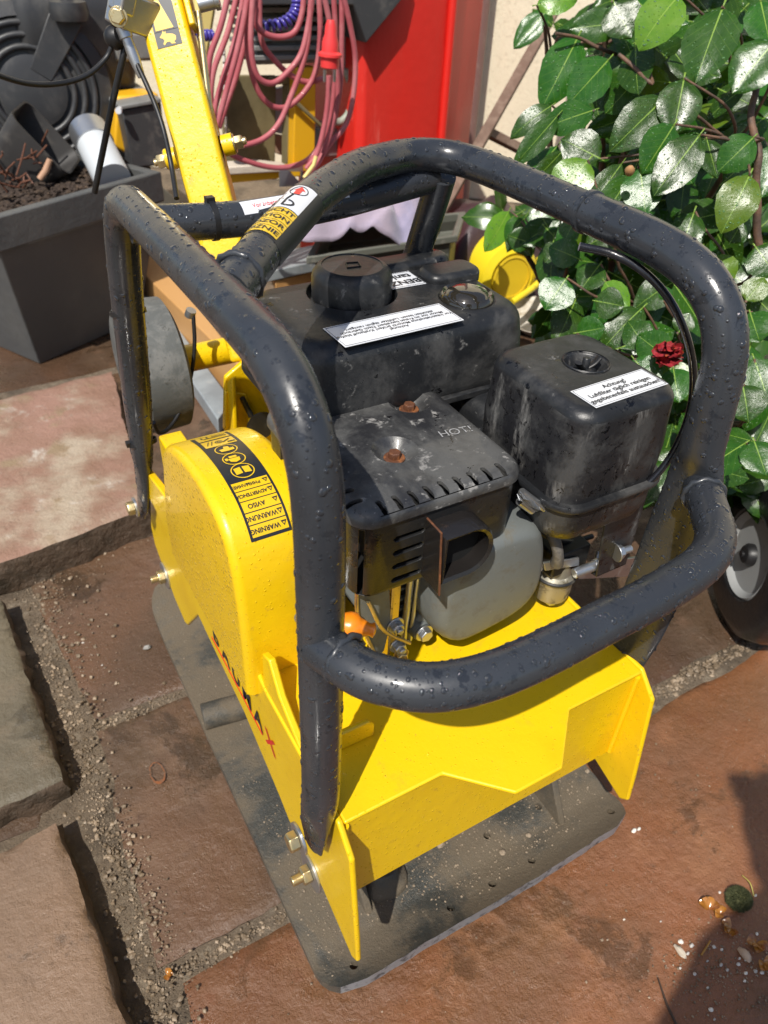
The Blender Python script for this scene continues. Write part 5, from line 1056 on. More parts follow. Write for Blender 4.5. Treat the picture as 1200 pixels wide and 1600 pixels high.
# bare dark earth and litter under the saw
# yellow watering can lying on its side
M['wc'] = mat('yellow_plastic', (.80, .62, .02), .35, coat=.15)
wc = empty('watering_can', tuple(P(790, 430, z=.0)), 'yellow plastic watering can lying beside the camellia, its round opening facing front', 'watering can')
w1 = P(800, 434, z=.16); w2 = P(704, 378, z=.14); axw = (w2 - w1).normalized(); LL = (w2 - w1).length
b = MB(); b.lathe([(.066, .012), (.072, 0), (.094, .012), (.104, .05), (.106, .12), (.099, .20), (.103, .215), (.097, .23), (.090, .30), (.05, .31)], w1, axw, 40); b.build('can_body', 'wc', wc, smooth=40)
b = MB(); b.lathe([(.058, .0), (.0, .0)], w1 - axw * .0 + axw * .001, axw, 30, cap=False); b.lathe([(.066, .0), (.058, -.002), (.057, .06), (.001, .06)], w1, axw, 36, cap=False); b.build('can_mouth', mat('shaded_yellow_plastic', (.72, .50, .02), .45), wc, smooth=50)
b = MB(); b.tube(cat([P(800, 472, z=.12), P(815, 462, z=.13), P(838, 445, z=.14), P(851, 428, z=.15), P(850, 412, z=.16), P(842, 405, z=.16)], 6), [.010] * 31, 14); b.tube(cat([P(806, 402, z=.17), P(818, 404, z=.17), P(832, 412, z=.17)], 5), .011, 14); b.build('can_handle', 'wc', wc, smooth=60)
wb = P(842, 492, z=.05); b = MB(); b.lathe([(.03, -.035), (.055, -.03), (.085, .012), (.088, .014), (.083, .012), (.052, -.026), (.0, -.028)], wb + V((0, 0, -.01)), (-.25, -.15, 1), 36); tag(b.build('white_bowl', mat('dirty_white_bowl', (.62, .58, .50), .5, dirt=[(14, (.35, .28, .18), .5, .7, .8)]), smooth=60), 'shallow off-white bowl on the ground in front of the watering can', 'bowl')

# ------------------------------------------------------------------ cart wheel at the right
hubp = P(1184, 868, z=.152)
WR = hubp.z; ct = empty('hand_cart', (hubp.x, hubp.y, 0), 'hand cart with pale ribbed wheel rim and wet black tyre, at the right edge', 'cart')
wa = V((-.84, .54, .04)).normalized()
b = MB(); R_ = WR; b.lathe([(R_ * .50, .012), (R_ * .54, .022), (R_ * .80, .026), (R_ * .96, .012), (R_ * 1.0, -.012), (R_ * .98, -.045), (R_ * .80, -.065), (R_ * .5, -.06)], hubp, wa, 64, cap=False); ty = b.build('tyre', mat('wet_black_tyre', (.010, .010, .011), .28, coat=.3, bump=[(40, .003)], dirt=[(30, (.05, .048, .045), .6, .75, .6)]), ct, smooth=50)
b = MB(); b.lathe([(R_ * .50, .010), (R_ * .53, .016), (R_ * .50, .020), (R_ * .44, .012), (R_ * .40, -.004), (R_ * .18, -.008), (R_ * .17, .004), (R_ * .10, .006)], hubp, wa, 48); rm = b.build('wheel_rim', mat('pale_grey_plastic', (.33, .34, .34), .5, dirt=[(20, (.22, .21, .19), .55, .72, .8)]), ct, smooth=45)
u = wa.orthogonal().normalized(); w = wa.cross(u)
for i in range(16):
    a = 2 * pi * i / 16; t = u * cos(a) + w * sin(a); s_ = wa.cross(t); t2 = u * cos(a + .22) + w * sin(a + .22); b = MB(); b.prism([hubp + t * R_ * .17 - s_ * .002, hubp + t * R_ * .17 + s_ * .002, hubp + t2 * R_ * .44 + s_ * .003, hubp + t2 * R_ * .44 - s_ * .003], wa * .009); b.build('rim_rib', rm.data.materials[0], rm)
b = MB(); b.lathe([(R_ * .40, .0005), (R_ * .17, .0005)], hubp - wa * .003, wa, 40, cap=False); b.build('rim_dark_disc', 'dark', rm)  # flat dark disc paints the gaps between the ribs dark
b = MB(); b.lathe([(R_ * .13, 0), (R_ * .13, .018), (R_ * .10, .024), (R_ * .04, .026)], hubp, wa, 28); b.lathe([(.006, .024), (.006, .03)], hubp, wa, 10); b.build('wheel_hub', 'black', ct, smooth=40)
b = MB(); b.tube([hubp - wa * .06, hubp - wa * .5], .01, 12); b.build('axle', 'steel', ct, smooth=60)
b = MB(); ctr = P(1245, 660, y=.42); b.box(ctr - V((.09, .10, .10)), ctr + V((.30, .25, .10))); b.build('cart_tub', mat('pale_grey_tub', (.52, .53, .55), .5), ct, bev=.02, seg=3)

# ------------------------------------------------------------------ camellia
def leaf_mesh(w=.5, curl_=.10, fold=.12, tip=1.0, drops_=0, seed=0, n=10):
    rnd = random.Random(seed); vs = []; uv = []; fs = []; k = 6
    def width(t): return w / 2 * (max(0, sin(pi * min(1, t ** .90))) ** .70) * (1 - .06 * t)
    def pt(s, t):
        x = s * width(t); y = t; bend = -curl_ * (t - .35) ** 2 * 2 + curl_ * .25
        z = bend + fold * abs(s) * width(t) * 1.0 - .35 * fold * (s * s) * w + .012 * sin(s * 5 + seed) * (t) + .010 * sin(t * 15 + seed + 2 * s) * abs(s)
        return V((x, y, z))
    for j in range(n + 1):
        t = j / n
        for i in range(k + 1):
            s = i / k * 2 - 1; vs.append(pt(s * (1 + (.02 * (1 if j % 2 else -1) if abs(s) == 1 else 0)), t)); uv.append((.5 + s * width(t) / w, t))
    fs = [(j * (k + 1) + i, j * (k + 1) + i + 1, (j + 1) * (k + 1) + i + 1, (j + 1) * (k + 1) + i) for j in range(n) for i in range(k)]
    b = MB(); b.add(vs, fs)
    # short stalk
    ns = len(b.v); b.tube([V((0, -.10, -.01)), V((0, -.04, .0)), V((0, .04, curl_ * .02 + .0))], [.014, .011, .010], 6, mi=0); uv += [(.5, .1)] * (len(b.v) - ns)
    if drops_:
        for _ in range(drops_):
            s, t = rnd.uniform(-.85, .85), rnd.uniform(.06, .92); c = pt(s, t); e = .01; tx = (pt(s + e, t) - c).normalized(); tyy = (pt(s, t + e) - c).normalized(); nn_ = tx.cross(tyy).normalized(); r = .006 + .013 * rnd.random() ** 2.5; q = []
            for h, ww in ((0, 1), (.45, .75)):
                for m_ in range(6): a = m_ * pi / 3; q.append(c + (tx * cos(a) + tyy * sin(a)) * r * ww + nn_ * h * r)
            q.append(c + nn_ * r * .62); f = []
            for m_ in range(6): m2 = (m_ + 1) % 6; f += [(m_, m2, 6 + m2, 6 + m_), (6 + m_, 6 + m2, 12)]
            k0 = len(b.v); b.add(q, f, 1); uv += [(.5 + s * width(t) / w + .03, t)] * len(q)
    me = bpy.data.meshes.new('leaf'); me.from_pydata(b.v, [], b.f); me.update(); me.polygons.foreach_set('material_index', b.mi)
    l = me.uv_layers.new(name='UVMap')
    for lp in me.loops: l.data[lp.index].uv = uv[lp.vertex_index]
    me.shade_smooth(); return me
M['drop_leaf'] = mat('water_on_leaf', (.075, .17, .045), .02, coat=1, spec=1)
LM = []
for i, (w_, c_, f_) in enumerate(((.60, .10, .12), (.66, .05, .10), (.54, .14, .22), (.62, .18, .08), (.70, .08, .05), (.52, .02, .26))):
    me = leaf_mesh(w_, c_, f_, drops_=46, seed=i); me.materials.append(M['leaf']); me.materials.append(M['drop_leaf']); LM.append(me)
LMY = [];
for me in LM[:3]: m2 = me.copy(); m2.materials[0] = M['leaf_y']; LMY.append(m2)
cam_c = V((1.15, .95, 0)); shrub = empty('camellia_shrub', tuple(cam_c), 'glossy wet camellia shrub with a withered red bloom, in front of the cream wall', 'shrub'); ORI[shrub.name] = cam_c
nleaf = [0]
def put_leaf(base, tip, nrm, me, wmul=1.0, target=None):
    base, tip = V(base), V(tip); y = (tip - base); L_ = y.length; y.normalize(); z = (V(nrm) - y * V(nrm).dot(y)).normalized(); x = y.cross(z)
    Mx = Matrix(((x.x, y.x, z.x), (x.y, y.y, z.y), (x.z, y.z, z.z))).to_4x4() @ Matrix.Diagonal((L_ * wmul, L_, L_, 1)); 
    if target is not None: target.append((Matrix.Translation(base) @ Mx, me)); return
    o = bpy.data.objects.new('leaf', me); C.objects.link(o); o.parent = shrub; o.matrix_local = Matrix.Translation(base - cam_c) @ Mx; nleaf[0] += 1
rnd = random.Random(21)
SD = -SUN
KEY = [(903, 58, 862, 132, 62, 1.15), (952, 92, 893, 152, 58, 1.12), (1008, 108, 953, 166, 56, 1.14), (958, 2, 985, 62, 62, 1.10), (1062, -8, 1006, 58, 66, 1.02), (1130, 10, 1118, 84, 80, 1.0), (1212, 62, 1158, 128, 70, .98),
       (1040, 152, 972, 206, 62, 1.02), (1069, 122, 1066, 192, 62, 1.01), (1054, 194, 1012, 262, 58, .98), (1094, 210, 1052, 270, 62, .97), (1178, 214, 1128, 262, 52, .98), (938, 248, 884, 200, 58, 1.06), (920, 250, 868, 308, 66, 1.04),
       (972, 255, 922, 322, 40, 1.05), (986, 272, 946, 338, 46, 1.04), (1000, 262, 1022, 320, 62, 1.0), (1104, 216, 1122, 276, 36, 1.0), (1172, 272, 1146, 348, 56, .97), (862, 165, 802, 198, 34, 1.12), (928, 172, 852, 186, 46, 1.10), (872, 180, 806, 250, 34, 1.1),
       (838, 8, 900, 6, 36, 1.2), (1188, 0, 1212, 58, 60, 1.0), (1160, 140, 1120, 165, 36, 1.12), (1010, 60, 970, 90, 40, 1.3), (1130, 285, 1180, 240, 40, 1.05), (1085, 330, 1078, 395, 50, 1.06), (1060, 160, 1040, 100, 45, 1.2), (900, 100, 925, 60, 40, 1.3), (880, 235, 832, 275, 26, 1.12),
       (795, 330, 765, 378, 36, 1.35), (818, 342, 790, 372, 30, 1.34), (850, 345, 872, 385, 40, 1.3), (830, 380, 800, 352, 34, 1.3), (905, 405, 860, 380, 44, 1.2), (938, 412, 908, 452, 48, 1.15), (885, 435, 856, 478, 56, 1.12), (930, 470, 985, 470, 46, 1.0), (900, 520, 960, 500, 46, .98), (945, 440, 990, 480, 38, 1.05), (1005, 480, 960, 530, 50, 1.0), (1040, 470, 1062, 430, 44, 1.0), (1045, 560, 1000, 520, 52, .95),
       (1010, 545, 980, 500, 44, .97), (1052, 575, 1082, 620, 50, .98), (990, 560, 1040, 600, 52, .96), (1060, 520, 1090, 480, 40, .98), (1172, 488, 1215, 520, 60, .93), (1166, 470, 1200, 430, 40, .97), (1178, 560, 1205, 640, 70, .94), (1160, 600, 1185, 655, 62, .93), (1165, 692, 1108, 746, 62, .92), (1178, 688, 1225, 740, 62, .91), (1178, 690, 1130, 672, 34, .93), (1110, 715, 1122, 760, 40, .95), (1045, 720, 1015, 790, 44, 1.0), (1060, 700, 1035, 745, 40, 1.02),
       (1110, 400, 1150, 440, 56, 1.05), (1180, 385, 1215, 430, 56, 1.0), (1140, 380, 1180, 330, 46, 1.06), (960, 355, 1000, 390, 46, 1.1), (1020, 350, 1060, 400, 50, 1.08), (880, 385, 850, 410, 40, 1.25), (915, 55, 870, 30, 40, 1.25)]
br = []
for k_, (bx_, by_, tx_, ty_, w_, d_) in enumerate(KEY):
    lp = sqrt((tx_ - bx_) ** 2 + (ty_ - by_) ** 2); tilt = rnd.uniform(-.05, .07); base = P(bx_, by_, d=d_ + .01); tip = P(tx_, ty_, d=d_ - .02 + tilt * .6)
    toc = (CAM - base).normalized(); nrm = (toc + SD + V((rnd.gauss(.12, .42), rnd.gauss(0, .42), rnd.gauss(-.1, .34)))).normalized()
    hv_ = (toc + SD).normalized(); tip = tip - FW * ((tip - base).dot(hv_) / FW.dot(hv_)) * .85; L3 = lp / FPX * d_; mi = rnd.randrange(6); w0_ = (.60, .66, .54, .62, .70, .50)[mi]; wm = (w_ / lp) / w0_ * (lp / FPX * d_ / (tip - base).length) * 1.12
    put_leaf(base, tip, nrm, (LMY if (k_ % 9 == 4 or k_ in (18,)) else LM)[mi % 3 if (k_ % 9 == 4 or k_ == 18) else mi], max(.5, min(wm, 2)))
    br.append(base)
# leaves that fill the crown behind
def inside(px, py):
    if px > 1225: return False
    if py < 300: return px > 845 + (py - 0) * .10 + (30 if 60 < py < 200 else 0)
    if py < 520: return px > 770 + (py - 300) * .35 if py > 330 else px > 900
    return px > 960 + max(0, (py - 640)) * .6 and py < 770
rest = []
cnt = 0
while nleaf[0] < 299 or len(rest) < 1100:
    px, py = rnd.uniform(760, 1225), rnd.uniform(-60, 780)
    if not inside(px, py): continue
    near = nleaf[0] < 299
    d_ = rnd.uniform(1.10, 1.42) if near else rnd.uniform(1.35, 1.95)
    if px < 960 and py < 300 and rnd.random() < (.72 if near else .93): continue
    if 360 < py < 500 and px < 862: continue
    if py > 330 and px < 960: d_ += .1
    if py > 560: d_ = min(d_, 1.25 + .2 * rnd.random())
    base = P(px, py, d=d_)
    if base.z < .05: continue
    dirv = (V((rnd.gauss(0, 1), rnd.gauss(0, 1), rnd.gauss(-.35, .6)))).normalized(); hv_ = ((CAM - base).normalized() + SD).normalized(); dirv = (dirv - hv_ * dirv.dot(hv_) * rnd.uniform(.3, 1)).normalized(); tip = base + dirv * rnd.uniform(.066, .095)
    if tip.z < .02: continue
    nrm = ((CAM - base).normalized() + SD + V((rnd.gauss(0, .6), rnd.gauss(0, .6), rnd.gauss(0, .5)))).normalized()
    me = LM[rnd.randrange(6)] if rnd.random() > .12 else LMY[rnd.randrange(3)]
    if near: put_leaf(base, tip, nrm, me, rnd.uniform(.85, 1.2)); br.append(base) if rnd.random() < .3 else None
    else: put_leaf(base, tip, nrm, me, rnd.uniform(.85, 1.2), rest)
b = MB(); uvs = []
plain = leaf_mesh(.62, .10, .3, seed=1, n=6); pv_ = [v.co.copy() for v in plain.vertices]; pf = [tuple(p.vertices) for p in plain.polygons]; pu = [None] * len(pv_)
for lp in plain.loops: pu[lp.vertex_index] = tuple(plain.uv_layers[0].data[lp.index].uv)
for mx_, _ in rest: b.add([mx_ @ v for v in pv_], pf); uvs += pu
me = bpy.data.meshes.new('inner_leaves'); me.from_pydata([v - V((0, 0, 0)) for v in b.v], [], b.f); me.update(); l = me.uv_layers.new(name='UVMap')
for lp in me.loops: l.data[lp.index].uv = uvs[lp.vertex_index]
me.shade_smooth(); me.materials.append(M['leaf']); o = link('inner_leaves', me, None, shrub, smooth=None, kind='stuff')
# stems and twigs
def stem(pts, r0, r1, nm='stem'):
    c = cat(pts, 6); b = MB(); b.tube([p + V((noise.noise(p * 20), noise.noise(p * 20 + V((5, 0, 0))), 0)) * .006 for p in c], [r0 + (r1 - r0) * i / (len(c) - 1) for i in range(len(c))], 8); b.build(nm, 'bark', shrub, smooth=60)
G0 = V((1.25, .98, 0))
for tx, ty, d_ in ((1180, 200, 1.05), (1180, 80, 1.1), (1000, 150, 1.25), (900, 190, 1.25), (950, 20, 1.25), (1080, 60, 1.2), (880, 400, 1.3), (1000, 480, 1.15), (1150, 460, 1.08), (1060, 560, 1.1), (850, 40, 1.25), (1170, 700, 1.0), (800, 350, 1.4)):
    e = P(tx, ty, d=d_); s_ = G0 + V((rnd.gauss(0, .05), rnd.gauss(0, .05), 0)); m1 = s_ + (e - s_) * .35 + V((0, 0, .06)); m2 = s_ + (e - s_) * .75 + V((0, 0, .02)); stem([s_, m1, m2, e], .012, .0028, 'branch')
tips = [P(1180, 200, d=1.05), P(1000, 150, d=1.25), P(900, 190, d=1.25), P(950, 20, d=1.25), P(1080, 60, d=1.2), P(880, 400, d=1.3), P(1000, 480, d=1.15), P(1150, 460, d=1.08), P(1060, 560, d=1.1), P(850, 40, d=1.25), P(1180, 80, d=1.1), P(1170, 700, d=1.0)]
for base in br[:60]:
    t = min(tips, key=lambda q: (q - base).length); far = t if (t - base).length > .02 else t + V((.03, .03, -.03)); stem([far + (G0 + V((0, 0, .3)) - far) * .08, (far + base) / 2 + V((rnd.gauss(0, .008), rnd.gauss(0, .008), -.008)), base], .0026, .0015, 'twig')
stem([P(1180, 130, d=1.04), P(1172, 180, d=1.05), P(1185, 240, d=1.04), P(1183, 300, d=1.06), P(1190, 400, d=1.1)], .0045, .006, 'branch')
stem([P(868, 52, d=1.13), P(905, 60, d=1.15), P(935, 75, d=1.16), P(960, 85, d=1.18)], .0022, .003, 'twig')
stem([P(965, 85, d=1.10), P(1000, 110, d=1.09), P(1025, 130, d=1.08), P(1000, 80, d=1.15)], .003, .003, 'twig')
# withered bloom, a bud
b = MB(); c0 = P(1045, 552, d=.93)
rnd2 = random.Random(3); vs = []; fl = empty
for layer, (rr_, nn2, hh) in enumerate(((.0175, 5, 0), (.016, 4, .004), (.010, 4, .009))):
    for i in range(nn2):
        a = 2 * pi * i / nn2 + layer * .5; d1 = RT * cos(a) + UP * sin(a); f_ = -FW; p_ = c0 + f_ * hh; s_ = f_.cross(d1); g_ = 5; vs = []
        for jj in range(g_):
            for ii in range(g_): s2 = ii / (g_ - 1) * 2 - 1; t2 = jj / (g_ - 1); vs.append(p_ + d1 * rr_ * t2 + s_ * s2 * rr_ * .55 * sin(pi * (.2 + .6 * t2)) + f_ * (.013 * sin(t2 * 3.2 + layer + i) + .004 * cos(s2 * 6 + i) + rnd2.gauss(0, .0026)))
        b.add(vs, [(jj * g_ + ii, jj * g_ + ii + 1, (jj + 1) * g_ + ii + 1, (jj + 1) * g_ + ii) for jj in range(g_ - 1) for ii in range(g_ - 1)])
b.build('withered_bloom', mat('withered_red_petals', (.34, .022, .030), .6, n2=[(55, (.58, .13, .03), .50, .64), (90, (.14, .012, .025), .50, .62)], bump=[(120, .001)]), shrub, smooth=60, fix=False)
b = MB(); b.lathe([(.001, -.008), (.0055, -.004), (.0065, .001), (.004, .007), (.0008, .010)], P(984, 267, d=.97), (-.4, -.4, .5), 12); b.build('flower_bud', mat('brown_bud', (.45, .24, .10), .6), shrub, smooth=60)
print('leaves', nleaf[0], len(rest))

# ------------------------------------------------------------------ small things on the paving
def pebble_at(px, py, r, m, sq=(1, .8, .6), z=0, seed=None):
    b = MB(); p = P(px, py, z=z); blob(b, p + V((0, 0, r * .4)), r, 9, sq, .14, seed=seed); return b
rnd = random.Random(77)
WP = [(1063, 1472, .0040), (1080, 1478, .0042), (1074, 1490, .0032), (1115, 1480, .0028), (1127, 1484, .0028), (1126, 1508, .0032), (1136, 1516, .0026), (1153, 1507, .0032), (1155, 1498, .0026), (1165, 1521, .0030), (1180, 1518, .0032), (1190, 1520, .0030), (1105, 1502, .0024), (1085, 1522, .0028), (1105, 1544, .0026), (1110, 1578, .0034), (1165, 1500, .003), (1124, 1395, .0028), (1180, 1400, .0034), (990, 1299, .0055), (998, 1296, .0042), (1182, 1460, .003), (1116, 1593, .002), (1032, 1440, .002), (975, 1437, .002), (130, 1005, .003), (160, 1040, .0024), (1163, 1533, .0026), (1062, 1513, .0024)]
WL = {1063: 'pale angular chip at the left end of the litter cluster', 1115: 'left one of two white pebbles just right of the orange stalk', 1127: 'right one of two white pebbles just right of the orange stalk', 1124: 'white pebble touching the left side of the moss cushion', 1180: 'white pebble at the right side of the moss cushion', 990: 'larger pale pebble against the front right corner of the base plate', 998: 'smaller pale pebble beside the larger one at the base plate corner',
      1182: 'white pebble above the pale amber husk', 1110: 'lone white pebble near the bottom edge under the litter', 975: 'tiny white pebble on the red slab in front of the base plate', 1032: 'tiny white pebble on the red slab left of the amber husks', 130: 'upper pale pebble on the brown flagstone by the gritty joint', 160: 'lower pale pebble on the brown flagstone by the gritty joint', 1153: 'white pebble directly above the big tan oval pebble', 1085: 'white pebble lowest on the left side of the litter'}
WX = {(1080, 1478): 'tiny white pebble right of the long pale stone chip', (1074, 1490): 'tiny white pebble touching the lower end of the long pale stone chip', (1126, 1508): 'upper of a close pair of white pebbles below the orange stalk', (1136, 1516): 'lower of a close pair of white pebbles below the orange stalk', (1153, 1507): 'white pebble just left of the big tan oval pebble', (1165, 1521): 'white pebble directly below the big tan oval pebble', (1190, 1520): 'white pebble nearest the right edge in the litter', (1105, 1502): 'tiny white pebble directly below the orange stalk', (1105, 1544): 'tiny white pebble alone midway between litter and bottom edge', (1165, 1500): 'tiny white pebble touching the big tan oval pebble', (1116, 1593): 'tiny white pebble closest to the bottom edge at front right', (1163, 1533): 'tiny white pebble lowest under the big tan oval pebble', (1062, 1513): 'tiny white pebble furthest left below the long pale stone chip'}
for i, (x, y, r_) in enumerate(WP):
    b = pebble_at(x, y, r_ * .9, None, (1, rnd.uniform(.6, .95), .7), seed=i); o = b.build('pebble', 'pebble', smooth=70)
    tag(o, WX[(x, y)] if (x, y) in WX else ('white pebble below the amber husks near the right edge' if (x, y) == (1180, 1518) else WL.get(x, 'small whitish pebble in the litter around the big tan oval pebble')), 'pebble', 'whitish pebbles scattered on the paving')
b = pebble_at(1163, 1493, .0082, None, (.8, 1.15, .6), seed=50); tag(b.build('pebble', mat('tan_pebble', (.50, .36, .25), .5), smooth=70), 'largest tan oval pebble in the front right litter', 'pebble')
b = pebble_at(230, 1013, .0065, None, (1, .7, .7), seed=51); tag(b.build('pebble', mat('grey_chip', (.28, .27, .25), .6), smooth=40), 'grey stone chip on the brown flagstone left of the base plate', 'pebble')
b = pebble_at(1062, 1489, .009, None, (.5, 1.2, .5), seed=52); tag(b.build('stone_chip', mat('pale_stone_chip', (.50, .43, .34), .6), smooth=30), 'pale angular stone chip at the shadow edge near the front right', 'stone chip')
# moss ball
mp = P(1152, 1408, z=0); b = MB(); rnd = random.Random(2); blob(b, mp + V((0, 0, .006)), .016, 12, (1, .85, .55), .08)
for _ in range(2600):
    a, e = rnd.uniform(0, 2 * pi), math.asin(rnd.uniform(0, 1)); dv = V((cos(a) * cos(e), sin(a) * cos(e) * .85, sin(e) * .6)); p_ = mp + V((0, 0, .005)) + dv * .0165; t_ = (dv + V((rnd.gauss(0, .35), rnd.gauss(0, .35), rnd.gauss(0, .3)))).normalized(); s_ = t_.orthogonal().normalized() * .0005; L_ = rnd.uniform(.002, .0045); b.add([p_ - s_, p_ + s_, p_ + t_ * L_], [(0, 1, 2)])
tag(b.build('moss_cushion', mat('dark_moss', (.042, .048, .014), .8, n2=(200, (.11, .11, .04), .5, .7)), smooth=None, fix=False), 'round dark green moss cushion on the front right flagstone', 'moss')
def scale_(px, py, r, seed, rot):
    rnd = random.Random(seed); b = MB(); c0 = P(px, py, z=.002)
    for i in range(3):
        a = rot + i * 1.1 + rnd.uniform(-.3, .3); d1 = V((cos(a), sin(a), 0)); s_ = V((-d1.y, d1.x, 0)); vs = []; g_ = 6
        for jj in range(g_):
            for ii in range(g_): s2 = ii / (g_ - 1) * 2 - 1; t2 = jj / (g_ - 1); ww = sin(pi * (.12 + .80 * t2)); vs.append(c0 + d1 * r * t2 + s_ * s2 * r * .62 * ww + V((0, 0, r * .75 * (t2 * (1.3 - t2)) + r * .35 * s2 * s2 * ww)))
        b.add(vs, [(jj * g_ + ii, jj * g_ + ii + 1, (jj + 1) * g_ + ii + 1, (jj + 1) * g_ + ii) for jj in range(g_ - 1) for ii in range(g_ - 1)])
    return b
M['husk'] = mat('amber_husk', (.36, .15, .025), .22, n2=(60, (.20, .06, .015), .45, .65), coat=.5)
for i, (x, y, r_, lab) in enumerate(((1108, 1420, .014, 'amber brown bud husk left of the moss cushion'), (1125, 1427, .010, 'small brown bud husk between two others below the moss'), (1142, 1450, .012, 'reddish brown round husk just below the moss cushion'), (1182, 1474, .013, 'pale amber husk near the right edge above the tan pebble'), (1194, 1505, .012, 'dark amber husk at the right edge beside the tan pebble'), (261, 1523, .007, 'small orange brown husk in the gritty joint at the lower left'))):
    tag(scale_(x, y, r_, i, i * .9).build('bud_husk', 'husk', smooth=60, fix=False), lab, 'bud husk', 'fallen camellia bud husks')
b = MB(); b.tube([P(1028, 1528, z=.002), P(1042, 1570, z=.003), P(1062, 1612, z=.002)], [.0009, .0014, .0016], 6); tag(b.build('twig', mat('dark_twig', (.05, .03, .02), .6), smooth=60), 'thin dark twig on the red flagstone at the bottom edge', 'twig')
b = MB(); b.tube(cat([P(1160, 1368, z=.004), P(1172, 1380, z=.008), P(1178, 1400, z=.004)], 5), .0008, 6); tag(b.build('grass_stalk', mat('dry_yellow_stalk', (.42, .36, .08), .6), smooth=60), 'short yellow green stalk curving beside the moss cushion', 'stalk')
b = MB(); b.tube([P(1096, 1492, z=.003), P(1110, 1470, z=.004)], .0013, 6); tag(b.build('grass_stalk', mat('orange_stalk', (.40, .20, .04), .6), smooth=60), 'tiny orange stalk lying between the white pebbles', 'stalk')

# ------------------------------------------------------------------ the photographer, whose shadow falls across the front right corner
def skin_body(name, joints, edges, m, parent, lv=2):
    me = bpy.data.meshes.new(name); me.from_pydata([j[:3] for j in joints], edges, []); o = bpy.data.objects.new('tmp_' + name, me); C.objects.link(o)
    sk = o.modifiers.new('skin', 'SKIN'); sk.use_smooth_shade = True
    for i, j in enumerate(joints): me.skin_vertices[0].data[i].radius = (j[3], j[4] if len(j) > 4 else j[3]); 
    me.skin_vertices[0].data[0].use_root = True
    sb = o.modifiers.new('sub', 'SUBSURF'); sb.levels = lv; sb.render_levels = lv
    dg = bpy.context.evaluated_depsgraph_get(); r = bpy.data.meshes.new_from_object(o.evaluated_get(dg)); bpy.data.objects.remove(o)
    r.materials.clear(); return link(name, r, m, parent, smooth=80)
M['jacket'] = mat('navy_jacket_cloth', (.03, .04, .07), .8, bump=[(60, .004)]); M['jeans'] = mat('blue_jeans', (.05, .075, .14), .85, bump=[(90, .002)]); M['skin'] = mat('skin', (.55, .33, .24), .5); M['hair'] = mat('brown_hair', (.06, .035, .02), .7, bump=[(120, .004)])
hx, hy = -.255, -.925
pr = empty('person', (hx, hy, 0), 'person in navy jacket and jeans standing near the front left stone slabs', 'person')
skin_body('jacket', [(hx, hy, .98, .17, .12), (hx, hy, 1.15, .16, .11), (hx, hy + .02, 1.35, .19, .12), (hx, hy + .02, 1.47, .10, .08), (hx - .20, hy + .02, 1.42, .065), (hx + .20, hy + .02, 1.42, .065), (hx - .24, hy + .06, 1.15, .05), (hx + .27, hy + .07, 1.15, .05), (hx - .26, hy + .13, .92, .040), (hx + .27, hy + .16, 1.00, .042), (hx - .26, hy + .16, .86, .035), (hx + .27, hy + .19, .95, .035)],
          [(0, 1), (1, 2), (2, 3), (3, 4), (3, 5), (4, 6), (5, 7), (6, 8), (7, 9), (8, 10), (9, 11)], 'jacket', pr)
skin_body('trousers', [(hx, hy, .98, .16, .11), (hx - .09, hy, .88, .10), (hx + .09, hy, .88, .10), (hx - .11, hy + .02, .50, .065), (hx + .11, hy + .02, .50, .065), (hx - .12, hy, .10, .048), (hx + .12, hy, .10, .048)], [(0, 1), (0, 2), (1, 3), (2, 4), (3, 5), (4, 6)], 'jeans', pr)
hd_ = skin_body('head', [(hx, hy + .02, 1.44, .055), (hx, hy + .03, 1.52, .052), (hx, hy + .045, 1.58, .068, .07), (hx, hy + .04, 1.65, .078, .095), (hx, hy + .03, 1.71, .07, .085)], [(0, 1), (1, 2), (2, 3), (3, 4)], 'skin', pr)
b = MB(); b.lathe([(.002, .115), (.05, .10), (.080, .06), (.090, .0), (.084, -.05), (.07, -.06)], (hx, hy + .015, 1.675), (0, -.25, 1), 28); b.build('hair', 'hair', pr, smooth=80)
b = MB(); b.tube([(hx, hy + .125, 1.66), (hx, hy + .148, 1.628), (hx, hy + .128, 1.622)], [.008, .013, .010], 10); b.build('nose', 'skin', pr, smooth=80)
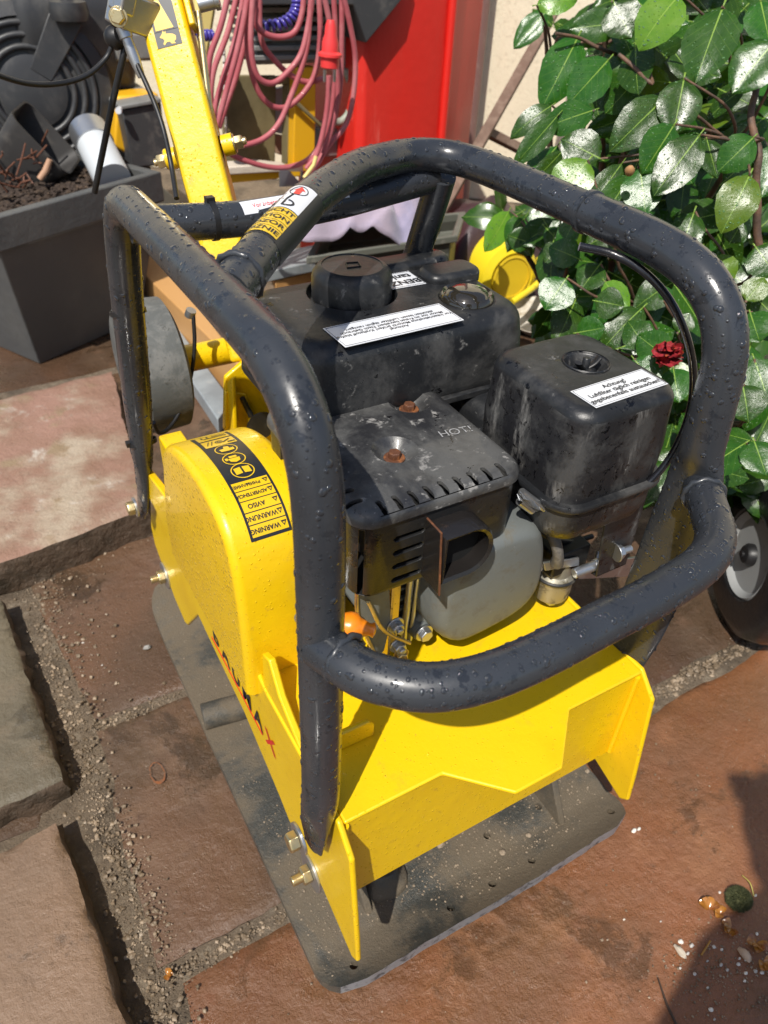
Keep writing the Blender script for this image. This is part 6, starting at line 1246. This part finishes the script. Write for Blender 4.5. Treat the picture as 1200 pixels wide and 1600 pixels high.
for s_ in (-1, 1):
    b = MB(); b.lathe([(.001, -.012), (.009, -.006), (.0105, 0), (.009, .006), (.001, .012)], (hx + s_ * .030, hy + .118, 1.655), (0, 1, 0), 14); b.build('eye', 'sticker', pr, smooth=80)
    b = MB(); b.lathe([(.018, 0), (.024, .006), (.018, .014)], (hx + s_ * .080, hy + .03, 1.64), (s_, .2, 0), 14); b.build('ear', 'skin', pr, smooth=80)
    b = MB(); b.tube([(hx + s_ * .12, hy - .08, .045), (hx + s_ * .12, hy, .055), (hx + s_ * .13, hy + .10, .045), (hx + s_ * .135, hy + .17, .035)], [(.045, .045), (.048, .055), (.048, .045), (.03, .03)], 14); b.build('shoe', 'black', pr, smooth=80)
for wx_, wy_, s_, zz_ in ((hx - .26, hy + .16, 1, .85), (hx + .27, hy + .19, -1, .94)):
    js = [(wx_, wy_, 1.10, .024), (wx_ + s_ * .008, wy_ + .045, 1.105, .032, .018), (wx_ + s_ * .010, wy_ + .085, 1.11, .034, .015)]; ed = [(0, 1), (1, 2)]
    for k_ in range(4):
        o_ = (k_ - 1.5) * .018; js += [(js[2][0] + o_, wy_ + .115, 1.112 + .002 * k_, .0085), (js[2][0] + o_ * 1.1, wy_ + .145 - .006 * abs(k_ - 1.3), 1.105, .0078), (js[2][0] + o_ * 1.0, wy_ + .150 - .006 * abs(k_ - 1.3), 1.085, .007)]; n0 = len(js) - 3; ed += [(2, n0), (n0, n0 + 1), (n0 + 1, n0 + 2)]
    js += [(wx_ + s_ * .035, wy_ + .06, 1.10, .011), (wx_ + s_ * .050, wy_ + .095, 1.10, .009)]; ed += [(1, len(js) - 2), (len(js) - 2, len(js) - 1)]
    rot_ = (lambda q: V((wx_ + q[0] - wx_, wy_ + (q[1] - wy_) * .25, zz_ - (q[1] - wy_) * .95 + (q[2] - 1.10)))) if zz_ < 1 else (lambda q: V((q[0], wy_ + (q[1] - wy_) * .8, zz_ + (q[1] - wy_) * .5 + (q[2] - 1.10))))
    js = [tuple(rot_(q)) + tuple(q[3:]) for q in js]
    skin_body('hand', js, ed, 'skin', pr, 1)
